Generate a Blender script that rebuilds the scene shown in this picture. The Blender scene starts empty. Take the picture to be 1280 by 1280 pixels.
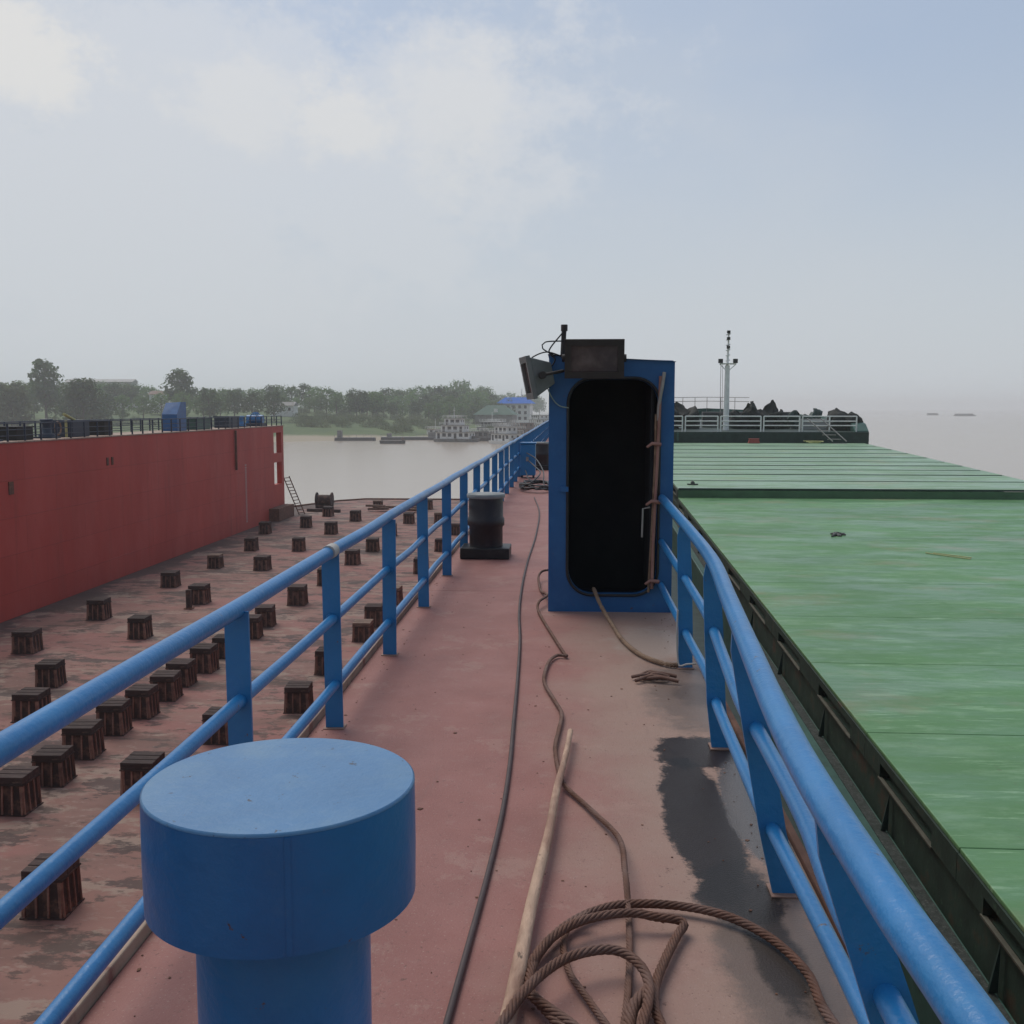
import bpy, bmesh, math, random
from mathutils import Vector, Matrix, Euler, noise as mnoise
import numpy as np
random.seed(7)
C = bpy.context.scene.collection
SC = bpy.context.scene
PI = math.pi
EYE = Vector((0, 0, 1.65))
F = 1283.0
PITCH, YAW = math.radians(5.79), math.radians(3.196)
CAMROT = Euler((PI/2 - PITCH, 0, YAW)).to_matrix()
WATER_Z, FLOOR_Z = -9.5, -8.24

# ------------------------------------------------------------------ helpers
def at(px, py, z=0.0):
    d = CAMROT @ Vector(((px-640)/F, (640-py)/F, -1))
    t = (z - EYE.z)/d.z
    return EYE + d*t

class MB:
    """collects shapes, linked as ONE mesh object by build()"""
    def __init__(s): s.v, s.f, s.sm = [], [], []
    def add(s, vs, fs, smooth=False):
        n = len(s.v); s.v += [tuple(v) for v in vs]
        for f in fs: s.f.append(tuple(i+n for i in f)); s.sm.append(smooth)
    def box(s, x0, x1, y0, y1, z0, z1, M=None):
        vs = [Vector(p) for p in ((x0,y0,z0),(x1,y0,z0),(x1,y1,z0),(x0,y1,z0),(x0,y0,z1),(x1,y0,z1),(x1,y1,z1),(x0,y1,z1))]
        if M: vs = [M @ v for v in vs]
        s.add(vs, [(0,3,2,1),(4,5,6,7),(0,1,5,4),(1,2,6,5),(2,3,7,6),(3,0,4,7)])
    def frustum(s, b, t, z0, z1):
        (bx0,bx1,by0,by1), (tx0,tx1,ty0,ty1) = b, t
        vs = [(bx0,by0,z0),(bx1,by0,z0),(bx1,by1,z0),(bx0,by1,z0),(tx0,ty0,z1),(tx1,ty0,z1),(tx1,ty1,z1),(tx0,ty1,z1)]
        s.add(vs, [(0,3,2,1),(4,5,6,7),(0,1,5,4),(1,2,6,5),(2,3,7,6),(3,0,4,7)])
    def prism(s, pts, axis, a, b):
        """polygon pts (u,v) extruded along axis from a to b"""
        def P(u, v, w): return {'x':(w,u,v),'y':(u,w,v),'z':(u,v,w)}[axis]
        n = len(pts)
        vs = [P(u,v,a) for u,v in pts] + [P(u,v,b) for u,v in pts]
        fs = [tuple(range(n))[::-1], tuple(range(n, 2*n))] + [(i,(i+1)%n,n+(i+1)%n,n+i) for i in range(n)]
        s.add(vs, fs)
    def tube(s, path, r, seg=10, cap=True, smooth=True):
        path = [Vector(p) for p in path]; rings = []
        n = len(path); rr = r if isinstance(r, (list, tuple)) else [r]*n
        up = Vector((0,0,1)); prev = None
        vs = []
        for i, p in enumerate(path):
            t = (path[min(i+1,n-1)] - path[max(i-1,0)])
            if t.length < 1e-9: t = Vector((0,1,0))
            t.normalize()
            if prev is None:
                a = up if abs(t.z) < .95 else Vector((1,0,0))
                u = t.cross(a).normalized()
            else:
                u = prev - t*prev.dot(t)
                u = u.normalized() if u.length > 1e-6 else t.orthogonal().normalized()
            prev = u; w = t.cross(u)
            for k in range(seg):
                an = 2*PI*k/seg
                vs.append(p + (u*math.cos(an) + w*math.sin(an))*rr[i])
        fs = []
        for i in range(n-1):
            for k in range(seg):
                a, b = i*seg+k, i*seg+(k+1)%seg
                fs.append((a, b, b+seg, a+seg))
        s.add(vs, fs, smooth)
        if cap:
            s.add(vs[:seg], [tuple(range(seg))[::-1]]); s.add(vs[-seg:], [tuple(range(seg))])
    def lathe(s, prof, seg=40, c=(0,0), smooth=False):
        n = len(prof); vs = []
        for r, z in prof:
            for k in range(seg):
                a = 2*PI*k/seg; vs.append((c[0]+r*math.cos(a), c[1]+r*math.sin(a), z))
        fs = []
        for i in range(n-1):
            for k in range(seg):
                a, b = i*seg+k, i*seg+(k+1)%seg
                fs.append((a, b, b+seg, a+seg))
        s.add(vs, fs, True)
        s.add(vs[:seg], [tuple(range(seg))[::-1]]); s.add(vs[-seg:], [tuple(range(seg))])
    def build(s, name, m, parent=None, bevel=0, loc=None, label=None):
        me = bpy.data.meshes.new(name)
        me.from_pydata([tuple(v) for v in s.v], [], s.f)
        me.polygons.foreach_set('use_smooth', s.sm)
        me.update()
        o = bpy.data.objects.new(name, me); C.objects.link(o)
        if m: me.materials.append(m)
        if parent: o.parent = parent
        if loc: o.location = loc
        if bevel:
            b = o.modifiers.new('bevel', 'BEVEL'); b.width = bevel; b.segments = 2; b.limit_method = 'ANGLE'; b.angle_limit = math.radians(40)
        if label: o['label'] = label
        return o

def tag(o, label=None, cat=None, group=None, kind=None):
    if label: o['label'] = label
    if cat: o['category'] = cat
    if group: o['group'] = group
    if kind: o['kind'] = kind
    return o
def thing(name, label, cat, loc=(0,0,0), rz=0, group=None):
    o = bpy.data.objects.new(name, None); C.objects.link(o)
    o.location = loc; o.rotation_euler.z = rz; o.empty_display_size = .3
    return tag(o, label, cat, group)
def copy_tree(o, parent=None):
    c = o.copy(); C.objects.link(c)
    if parent: c.parent = parent
    for ch in list(o.children): copy_tree(ch, c)
    return c
def spline(pts, step=.04):
    P = [Vector(p) for p in pts]
    P = [P[0]*2 - P[1]] + P + [P[-1]*2 - P[-2]]
    out = []
    for i in range(1, len(P)-2):
        a, b, c, d = P[i-1:i+3]
        n = max(2, int((c-b).length/step))
        for k in range(n):
            t = k/n
            out.append(.5*((2*b) + (c-a)*t + (2*a-5*b+4*c-d)*t*t + (3*b-a-3*c+d)*t**3))
    out.append(P[-2]); return out
def rope(mb, path, r, pitch=.16, seg=6):
    """six strands laid round a core"""
    n = len(path)
    for st in range(6):
        pts = []; d = 0
        for i, p in enumerate(path):
            t = (path[min(i+1,n-1)] - path[max(i-1,0)]).normalized()
            u = (t.cross(Vector((0,0,1)))); u = u.normalized() if u.length > 1e-4 else Vector((1,0,0))
            w = u.cross(t)
            if i: d += (p - path[i-1]).length
            a = 2*PI*(d/pitch + st/6)
            pts.append(p + (u*math.cos(a) + w*math.sin(a))*r*.64)
        mb.tube(pts, r*.38, seg)
    mb.tube(path, r*.5, 6)

# ------------------------------------------------------------------ materials
def nd(nt, t, **k):
    n = nt.nodes.new(t)
    for a, b in k.items(): setattr(n, a, b)
    return n
def mat(name, base, rough=.6, var=.18, scale=4, second=None, s_scale=2.0, s_lo=.55, s_hi=.65, s_amt=1.0,
        third=None, t_scale=8.0, t_lo=.62, t_hi=.7, metallic=0, bump=0, b_scale=60, spec=.5, stretch=(1,1,1), objvar=0):
    m = bpy.data.materials.new(name); m.use_nodes = True
    nt = m.node_tree; L = nt.links.new
    bs = nt.nodes['Principled BSDF']
    tc = nd(nt, 'ShaderNodeTexCoord'); mp = nd(nt, 'ShaderNodeMapping'); mp.inputs['Scale'].default_value = stretch
    L(tc.outputs['Object'], mp.inputs[0])
    def nz(sc, det=6, r=.6):
        n = nd(nt, 'ShaderNodeTexNoise'); n.inputs['Scale'].default_value = sc; n.inputs['Detail'].default_value = det; n.inputs['Roughness'].default_value = r
        L(mp.outputs[0], n.inputs['Vector']); return n.outputs['Fac']
    def ramp(src, lo, hi):
        r = nd(nt, 'ShaderNodeMapRange'); r.inputs['From Min'].default_value = lo; r.inputs['From Max'].default_value = hi
        L(src, r.inputs['Value']); return r.outputs[0]
    def mix(fac, a, b):
        x = nd(nt, 'ShaderNodeMix', data_type='RGBA')
        if isinstance(fac, float): x.inputs[0].default_value = fac
        else: L(fac, x.inputs[0])
        for i, c in ((6, a), (7, b)):
            if isinstance(c, (tuple, list)): x.inputs[i].default_value = (*c[:3], 1)
            else: L(c, x.inputs[i])
        return x.outputs[2]
    def mul(a, k):
        x = nd(nt, 'ShaderNodeMath', operation='MULTIPLY'); L(a, x.inputs[0]); x.inputs[1].default_value = k; return x.outputs[0]
    lo = tuple(c*(1-var) for c in base); hi = tuple(min(1, c*(1+var)) for c in base)
    col = mix(ramp(nz(scale), .3, .7), lo, hi)
    if second: col = mix(mul(ramp(nz(s_scale), s_lo, s_hi), s_amt), col, second)
    if third: col = mix(ramp(nz(t_scale, 8, .7), t_lo, t_hi), col, third)
    if objvar:
        oi = nd(nt, 'ShaderNodeObjectInfo')
        r = nd(nt, 'ShaderNodeMapRange'); r.inputs['To Min'].default_value = 1-objvar; r.inputs['To Max'].default_value = 1+objvar
        L(oi.outputs['Random'], r.inputs['Value'])
        h = nd(nt, 'ShaderNodeHueSaturation'); L(r.outputs[0], h.inputs['Value']); L(col, h.inputs['Color']); col = h.outputs[0]
    L(col, bs.inputs['Base Color'])
    bs.inputs['Metallic'].default_value = metallic; bs.inputs['Specular IOR Level'].default_value = spec
    rr = nd(nt, 'ShaderNodeMapRange'); rr.inputs['To Min'].default_value = max(.02, rough-.12); rr.inputs['To Max'].default_value = min(1, rough+.12)
    L(nz(scale*2.3), rr.inputs['Value']); L(rr.outputs[0], bs.inputs['Roughness'])
    if bump:
        b = nd(nt, 'ShaderNodeBump'); b.inputs['Strength'].default_value = bump; b.inputs['Distance'].default_value = .01
        L(nz(b_scale, 4), b.inputs['Height']); L(b.outputs[0], bs.inputs['Normal'])
    m['h'] = 1
    return m

BLUE = (.020, .175, .42)
M = {
 'blue': mat('blue_paint', BLUE, .34, .12, 3, (.035,.21,.43), 7, .5, .7, .5, (.11,.075,.055), 19, .66, .70, bump=.3, b_scale=35),
 'blue_cap': mat('blue_cap_paint', (.016,.140,.36), .34, .16, 3, (.08,.20,.34), 9, .58, .72, .35, (.09,.055,.045), 13, .67, .70, bump=.22, b_scale=40),
 'blue_booth': mat('booth_blue_paint', (.013,.105,.29), .45, .15, 2, (.03,.15,.36), 5, .5, .7, .6, (.10,.055,.04), 9, .65, .70, bump=.3, b_scale=9),
 'cap_sheen': mat('sky_sheen_cap_paint', (.060,.185,.365), .36, .10, 4, (.14,.26,.38), 5, .48, .7, .6, (.035,.05,.08), 24, .635, .66, bump=.22, b_scale=40),  # paler blue puts the sky reflection on the cap top into the colour
 'navy': mat('navy_paint', (.012,.028,.055), .5, .2, 5),
 'dockred': mat('dock_red_paint', (.46,.068,.052), .6, .12, .25, (.50,.095,.078), .35, .45, .7, .8, (.14,.035,.03), .9, .66, .78, bump=.15, b_scale=2, spec=.25, stretch=(1,1,.35)),
 'rust': mat('rust', (.12,.055,.035), .85, .3, 6, (.20,.09,.05), 4, .5, .65),
 'lip': mat('curb_steel', (.33,.24,.18), .7, .2, 5, (.22,.10,.08), 6, .55, .65, bump=.2),
 'pad': mat('weld_pad', (.27,.165,.13), .7, .25, 9),
 'block_steel': mat('block_steel', (.040,.023,.020), .85, .35, 3, (.14,.075,.052), 3, .5, .65, 1, bump=.4, b_scale=15, objvar=.25),
 'block_rib': mat('block_rib_steel', (.20,.105,.078), .85, .4, 3, (.27,.16,.115), 3, .5, .65, 1, (.06,.04,.035), 5, .6, .7, bump=.4, b_scale=15, objvar=.25),
 'block_wood': mat('block_wood', (.045,.028,.025), .9, .35, 3, (.13,.09,.065), 2.5, .58, .7, stretch=(1,4,4), bump=.4, objvar=.3),
 'block_wood_pale': mat('pale_block_wood', (.20,.14,.105), .9, .3, 3, (.09,.06,.05), 2.5, .5, .65, stretch=(1,4,4), bump=.4),
 'black': mat('black_paint', (.012,.013,.015), .45, .3, 5, (.03,.028,.028), 6, .5, .7, bump=.2),
 'bollard_dark': mat('dark_bollard_paint', (.022,.019,.024), .5, .3, 5, (.05,.035,.035), 5, .55, .7, bump=.3),
 'bollard_top': mat('worn_bollard_top', (.25,.27,.27), .6, .25, 6),
 'wire': mat('rusty_wire_rope', (.125,.055,.034), .75, .3, 14, (.17,.10,.08), 5, .45, .65, bump=.3, b_scale=120),
 'hemp': mat('hemp_rope', (.25,.165,.11), .9, .25, 20, (.15,.09,.06), 7, .5, .65),
 'cable': mat('dark_cable', (.055,.035,.035), .6, .25, 8),
 'wood': mat('bamboo_pole', (.46,.31,.22), .75, .25, 14, (.27,.15,.105), 9, .48, .6, .85, (.13,.085,.06), 30, .60, .66, stretch=(1,.3,1), bump=.6, b_scale=50),
 'lamp_dark': mat('dark_lamp_housing', (.030,.024,.022), .6, .3, 8),
 'lamp_grey': mat('grey_lamp_housing', (.16,.17,.165), .55, .2, 8),
 'glass': mat('lamp_glass', (.055,.045,.045), .15, .2, 6, (.16,.14,.13), 5, .5, .7, .6, stretch=(1,1,5)),
 'white': mat('white_paint', (.78,.80,.78), .5, .12, 3),
 'galv': mat('galvanised_metal', (.32,.30,.28), .5, .2, 10, metallic=.3),
 'rubber': mat('pinkish_gasket', (.33,.17,.14), .7, .2, 8),
 'inside': mat('shaded_inside', (.012,.014,.018), .8, .2, 3),  # near black stands in for the shade inside the hut
 'shipdark': mat('dark_green_ship_paint', (.018,.040,.034), .55, .3, 2, (.030,.062,.052), 3, .5, .7, .7, (.055,.032,.022), 4, .64, .74, bump=.3, b_scale=8),
 'grit': mat('gritty_dirt', (.035,.045,.042), .9, .5, 14, (.11,.12,.11), 40, .55, .65, .8, (.02,.03,.025), 6, .5, .6, bump=.8, b_scale=60),
 'shipteal': mat('teal_ship_paint', (.038,.105,.085), .5, .25, 2, (.016,.045,.04), 4, .55, .7, .8, bump=.3, b_scale=12),
 'frontgreen': mat('cover_front_paint', (.075,.155,.085), .6, .2, 1.5),
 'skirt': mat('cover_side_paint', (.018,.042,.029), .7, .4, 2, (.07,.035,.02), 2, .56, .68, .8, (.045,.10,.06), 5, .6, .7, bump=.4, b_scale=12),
 'edge_light': mat('worn_edge_strip', (.085,.085,.065), .6, .3, 6),
 'tarp': mat('dark_tarpaulin', (.020,.022,.020), .8, .3, 3),
 'red': mat('red_paint', (.32,.06,.045), .5, .1, 5),
 'yellow': mat('yellow_rope_paint', (.42,.40,.17), .7, .2, 5),
 'crate': mat('boat_grey', (.30,.31,.30), .7, .2, .6, objvar=.1),
 'boat_white': mat('boat_white', (.74,.74,.72), .6, .12, .7, (.34,.30,.26), .7, .52, .70, .7),
 'boat_grey': mat('boat_grey_steel', (.19,.19,.185), .7, .3, .7, (.10,.075,.06), .8, .5, .7),
 'boat_dark': mat('boat_dark_steel', (.075,.075,.075), .7, .3, .7),
 'boat_rust': mat('boat_rust_steel', (.19,.12,.095), .8, .3, .7),
 'window': mat('boat_window', (.018,.022,.025), .2, .2, 2),
 'blue_roof': mat('blue_tin_roof', (.012,.14,.55), .8, .1, 1, spec=.1),
 'green_roof': mat('green_roof', (.06,.14,.10), .7, .15, 1),
 'leaf': mat('leaf_green', (.078,.145,.045), .7, .3, .35, (.11,.175,.058), .5, .5, .65, objvar=.22),
 'leaf_dark': mat('leaf_dark_green', (.050,.092,.033), .7, .3, .4, (.075,.115,.042), .6, .5, .65, objvar=.22),
 'leaf_grey': mat('leaf_willow', (.085,.115,.055), .7, .3, .4, (.11,.125,.06), .6, .5, .65, objvar=.15),
 'bark': mat('bark', (.085,.065,.05), .9, .3, 4, stretch=(1,1,.3)),
 'concrete': mat('pale_concrete', (.42,.41,.39), .8, .12, .4),
}

for k_ in ('leaf','leaf_dark','leaf_grey'):
    nt = M[k_].node_tree; bs = nt.nodes['Principled BSDF']; col = bs.inputs['Base Color'].links[0].from_socket
    hs = nd(nt, 'ShaderNodeHueSaturation'); hs.inputs['Value'].default_value = 1.5; hs.inputs['Saturation'].default_value = 1.1; nt.links.new(col, hs.inputs['Color'])
    tr = nd(nt, 'ShaderNodeBsdfTranslucent'); nt.links.new(hs.outputs[0], tr.inputs['Color'])
    mx_ = nd(nt, 'ShaderNodeMixShader'); mx_.inputs[0].default_value = .45
    nt.links.new(bs.outputs[0], mx_.inputs[1]); nt.links.new(tr.outputs[0], mx_.inputs[2])
    nt.links.new(mx_.outputs[0], [n for n in nt.nodes if n.type == 'OUTPUT_MATERIAL'][0].inputs['Surface'])
def deck_material():
    m = mat('walkway_paint', (.285,.122,.105), .62, .12, 2.2, (.31,.155,.135), 1.1, .45, .75, .55, (.17,.085,.08), 30, .70, .80, bump=.28, b_scale=130, spec=.32)
    nt = m.node_tree; L = nt.links.new; bs = nt.nodes['Principled BSDF']
    col = bs.inputs['Base Color'].links[0].from_socket; rough = bs.inputs['Roughness'].links[0].from_socket
    tc = nd(nt, 'ShaderNodeTexCoord')
    def math2(op, a, b=0.0, c=None):
        x = nd(nt, 'ShaderNodeMath', operation=op)
        for i, q in enumerate((a, b) if c is None else (a, b, c)):
            if isinstance(q, (int, float)): x.inputs[i].default_value = q
            else: L(q, x.inputs[i])
        return x.outputs[0]
    def rng(v, a, b, c=0, d=1, smooth=True):
        x = nd(nt, 'ShaderNodeMapRange'); x.interpolation_type = 'SMOOTHSTEP' if smooth else 'LINEAR'
        for i, q in zip((1,2,3,4), (a,b,c,d)): x.inputs[i].default_value = q
        L(v, x.inputs[0]); return x.outputs[0]
    def nz(sc, det=5, r=.6, stretch=None):
        n = nd(nt, 'ShaderNodeTexNoise'); n.inputs['Scale'].default_value = sc; n.inputs['Detail'].default_value = det; n.inputs['Roughness'].default_value = r
        if stretch:
            mp = nd(nt, 'ShaderNodeMapping'); mp.inputs['Scale'].default_value = stretch; L(tc.outputs['Object'], mp.inputs[0]); L(mp.outputs[0], n.inputs['Vector'])
        else: L(tc.outputs['Object'], n.inputs['Vector'])
        return n.outputs['Fac']
    def mix(f, a, b):
        x = nd(nt, 'ShaderNodeMix', data_type='RGBA')
        if isinstance(f, float): x.inputs[0].default_value = f
        else: L(f, x.inputs[0])
        for i, q in ((6,a),(7,b)):
            if isinstance(q, tuple): x.inputs[i].default_value = (*q, 1)
            else: L(q, x.inputs[i])
        return x.outputs[2]
    sep = nd(nt, 'ShaderNodeSeparateXYZ'); L(tc.outputs['Object'], sep.inputs[0])
    X, Y = sep.outputs[0], sep.outputs[1]
    # the paint is walked through to a dusty tan on the outboard half
    wx = math2('ADD', X, math2('MULTIPLY', math2('SUBTRACT', nz(1.3, 7, .65), .5), 1.5))
    col = mix(rng(wx, -.35, .55, 0, .88), col, (.325,.225,.180))
    col = mix(rng(nz(1.9, 10, .78), .56, .60, 0, .38), col, (.36,.225,.185))
    col = mix(rng(nz(12, 9, .8), .60, .66, 0, .55), col, (.165,.075,.06))
    col = mix(rng(nz(7, 8, .75), .55, .72, 0, .35), col, (.36,.25,.215))
    # long scuffs along the walk
    col = mix(rng(nz(4, 6, .7, (3.5,.25,1)), .58, .75, 0, .35), col, (.20,.11,.10))
    # speckles of dirt
    col = mix(rng(nz(60, 4, .7), .60, .68, 0, .6), col, (.13,.07,.06))
    col = mix(rng(nz(95, 3, .7), .60, .68, 0, .5), col, (.42,.30,.26))
    col = mix(rng(nz(24, 8, .8), .61, .64, 0, .65), col, (.10,.055,.045))
    wet = None
    def blob(cx, cy, rx, ry, dist=.5, soft=.10):
        a = math2('DIVIDE', math2('SUBTRACT', X, cx), rx); b = math2('DIVIDE', math2('SUBTRACT', Y, cy), ry)
        d = math2('SQRT', math2('ADD', math2('MULTIPLY', a, a), math2('MULTIPLY', b, b)))
        d = math2('ADD', d, math2('MULTIPLY', math2('SUBTRACT', nz(3.2, 10, .72), .5), dist*2.6))
        d = math2('ADD', d, math2('MULTIPLY', math2('SUBTRACT', nz(70, 4, .75), .5), .42))
        return rng(d, 1-soft, 1+soft, 1, 0)
    def spot(px, py, wpx, hpx, **k):
        c = at(px, py, 0); l = at(px-wpx, py, 0); u = at(px, py-hpx, 0); d = at(px, py+hpx, 0)
        return blob(c.x, (u.y+d.y)/2, abs(c.x-l.x), abs(u.y-d.y)/2, **k)
    # grey damp areas, then the oil itself
    for a, amt, c in ((spot(868, 872, 58, 46, dist=.7, soft=.3), .7, (.125,.100,.088)),
                      (spot(985, 1230, 75, 150, dist=.5, soft=.25), .75, (.105,.085,.074)),
                      (spot(818, 805, 50, 19, dist=.7, soft=.3), .6, (.38,.31,.265)),
                      (spot(898, 942, 74, 22, dist=.7, soft=.10), .94, (.012,.010,.010)),
                      (spot(882, 1040, 46, 90, dist=.5, soft=.10), .95, (.011,.0095,.0095)),
                      (spot(925, 1120, 52, 40, dist=.6, soft=.15), .92, (.016,.013,.012)),
                      (spot(945, 1020, 36, 70, dist=.22, soft=.10), .97, (.115,.102,.096)),
                      (spot(975, 1200, 30, 75, dist=.7, soft=.22), .85, (.024,.020,.018)),
                      (spot(872, 868, 30, 16, dist=.8, soft=.3), .6, (.07,.055,.05))):
        f = math2('MULTIPLY', a, amt)
        col = mix(f, col, c)
        if c[0] == .115: grey = f
        wet = f if wet is None else math2('MAXIMUM', wet, f)
    L(col, bs.inputs['Base Color'])
    rr = math2('MULTIPLY', rough, rng(wet, .25, .95, 1, .5)); rr = math2('MULTIPLY', rr, rng(grey, .3, .9, 1, .5)); L(rr, bs.inputs['Roughness'])
    return m
M['deck'] = deck_material()

def floor_material():
    m = mat('dock_floor_paint', (.180,.090,.072), .80, .28, .5, (.25,.125,.100), .35, .45, .6, .7, (.075,.045,.036), .32, .55, .58, bump=.5, b_scale=3, stretch=(.6,1.1,1))
    nt = m.node_tree; L = nt.links.new; bs = nt.nodes['Principled BSDF']
    col = bs.inputs['Base Color'].links[0].from_socket
    tc = nd(nt, 'ShaderNodeTexCoord'); mp = nd(nt, 'ShaderNodeMapping'); mp.inputs['Scale'].default_value = (.5, 1.0, 1); mp.inputs['Location'].default_value = (3, 7, 0); L(tc.outputs['Object'], mp.inputs[0])
    for sc, lo, hi, c, amt in ((.9, .53, .58, (.27,.205,.16), .7), (.28, .50, .58, (.26,.105,.090), .7), (1.4, .56, .59, (.070,.042,.034), .8), (.6, .555, .575, (.050,.030,.027), .85), (4, .56, .64, (.30,.22,.18), .45)):
        n = nd(nt, 'ShaderNodeTexNoise'); n.inputs['Scale'].default_value = sc; n.inputs['Detail'].default_value = 9; n.inputs['Roughness'].default_value = .68; L(mp.outputs[0], n.inputs['Vector'])
        r = nd(nt, 'ShaderNodeMapRange'); r.inputs[1].default_value = lo; r.inputs[2].default_value = hi; r.inputs[4].default_value = amt; L(n.outputs['Fac'], r.inputs[0])
        x = nd(nt, 'ShaderNodeMix', data_type='RGBA'); L(r.outputs[0], x.inputs[0]); L(col, x.inputs[6]); x.inputs[7].default_value = (*c, 1); col = x.outputs[2]
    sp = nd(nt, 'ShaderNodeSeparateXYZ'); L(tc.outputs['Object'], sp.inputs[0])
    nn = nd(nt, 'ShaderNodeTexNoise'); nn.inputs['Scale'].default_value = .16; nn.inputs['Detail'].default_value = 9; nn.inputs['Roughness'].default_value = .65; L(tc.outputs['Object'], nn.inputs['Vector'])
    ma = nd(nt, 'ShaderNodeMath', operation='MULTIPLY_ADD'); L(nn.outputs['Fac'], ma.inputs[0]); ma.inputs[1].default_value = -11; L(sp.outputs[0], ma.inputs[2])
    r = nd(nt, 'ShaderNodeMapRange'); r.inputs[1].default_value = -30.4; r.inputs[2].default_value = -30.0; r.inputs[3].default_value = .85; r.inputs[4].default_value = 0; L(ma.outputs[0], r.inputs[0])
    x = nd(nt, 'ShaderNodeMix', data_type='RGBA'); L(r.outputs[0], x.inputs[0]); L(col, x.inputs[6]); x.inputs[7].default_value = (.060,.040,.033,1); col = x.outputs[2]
    L(col, bs.inputs['Base Color'])
    return m
M['floor'] = floor_material()

def wall_plates(m):
    nt = m.node_tree; L = nt.links.new; bs = nt.nodes['Principled BSDF']
    tc = nd(nt, 'ShaderNodeTexCoord'); sep = nd(nt, 'ShaderNodeSeparateXYZ'); L(tc.outputs['Object'], sep.inputs[0])
    cb = nd(nt, 'ShaderNodeCombineXYZ'); L(sep.outputs[1], cb.inputs[0]); L(sep.outputs[2], cb.inputs[1])
    br = nd(nt, 'ShaderNodeTexBrick'); br.inputs['Scale'].default_value = 1; br.inputs['Brick Width'].default_value = 6.0; br.inputs['Row Height'].default_value = 1.75; br.inputs['Mortar Size'].default_value = .025; br.inputs['Mortar Smooth'].default_value = .6
    br.inputs['Color1'].default_value = (1,1,1,1); br.inputs['Color2'].default_value = (.88,.88,.88,1); br.inputs['Mortar'].default_value = (.62,.60,.60,1); L(cb.outputs[0], br.inputs['Vector'])
    col = bs.inputs['Base Color'].links[0].from_socket
    x = nd(nt, 'ShaderNodeMix', data_type='RGBA', blend_type='MULTIPLY'); x.inputs[0].default_value = .55; L(col, x.inputs[6]); L(br.outputs['Color'], x.inputs[7])
    mp = nd(nt, 'ShaderNodeMapping'); mp.inputs['Scale'].default_value = (1,1.1,.06); L(tc.outputs['Object'], mp.inputs[0])
    n = nd(nt, 'ShaderNodeTexNoise'); n.inputs['Scale'].default_value = 1.1; n.inputs['Detail'].default_value = 8; n.inputs['Roughness'].default_value = .7; L(mp.outputs[0], n.inputs['Vector'])
    r = nd(nt, 'ShaderNodeMapRange'); r.inputs[1].default_value = .56; r.inputs[2].default_value = .72; r.inputs[4].default_value = .6; L(n.outputs['Fac'], r.inputs[0])
    y = nd(nt, 'ShaderNodeMix', data_type='RGBA'); L(r.outputs[0], y.inputs[0]); L(x.outputs[2], y.inputs[6]); y.inputs[7].default_value = (.25,.055,.04,1)
    L(y.outputs[2], bs.inputs['Base Color'])
    old = bs.inputs['Normal'].links[0].from_socket
    n2 = nd(nt, 'ShaderNodeTexNoise'); n2.inputs['Scale'].default_value = .45; n2.inputs['Detail'].default_value = 2; L(tc.outputs['Object'], n2.inputs['Vector'])
    b = nd(nt, 'ShaderNodeBump'); b.inputs['Strength'].default_value = .5; b.inputs['Distance'].default_value = .12; L(n2.outputs['Fac'], b.inputs['Height']); L(old, b.inputs['Normal'])
    b2 = nd(nt, 'ShaderNodeBump'); b2.inputs['Strength'].default_value = .4; b2.inputs['Distance'].default_value = .03; L(br.outputs['Fac'], b2.inputs['Height']); L(b.outputs[0], b2.inputs['Normal'])
    L(b2.outputs[0], bs.inputs['Normal'])
wall_plates(M['dockred'])

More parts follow.
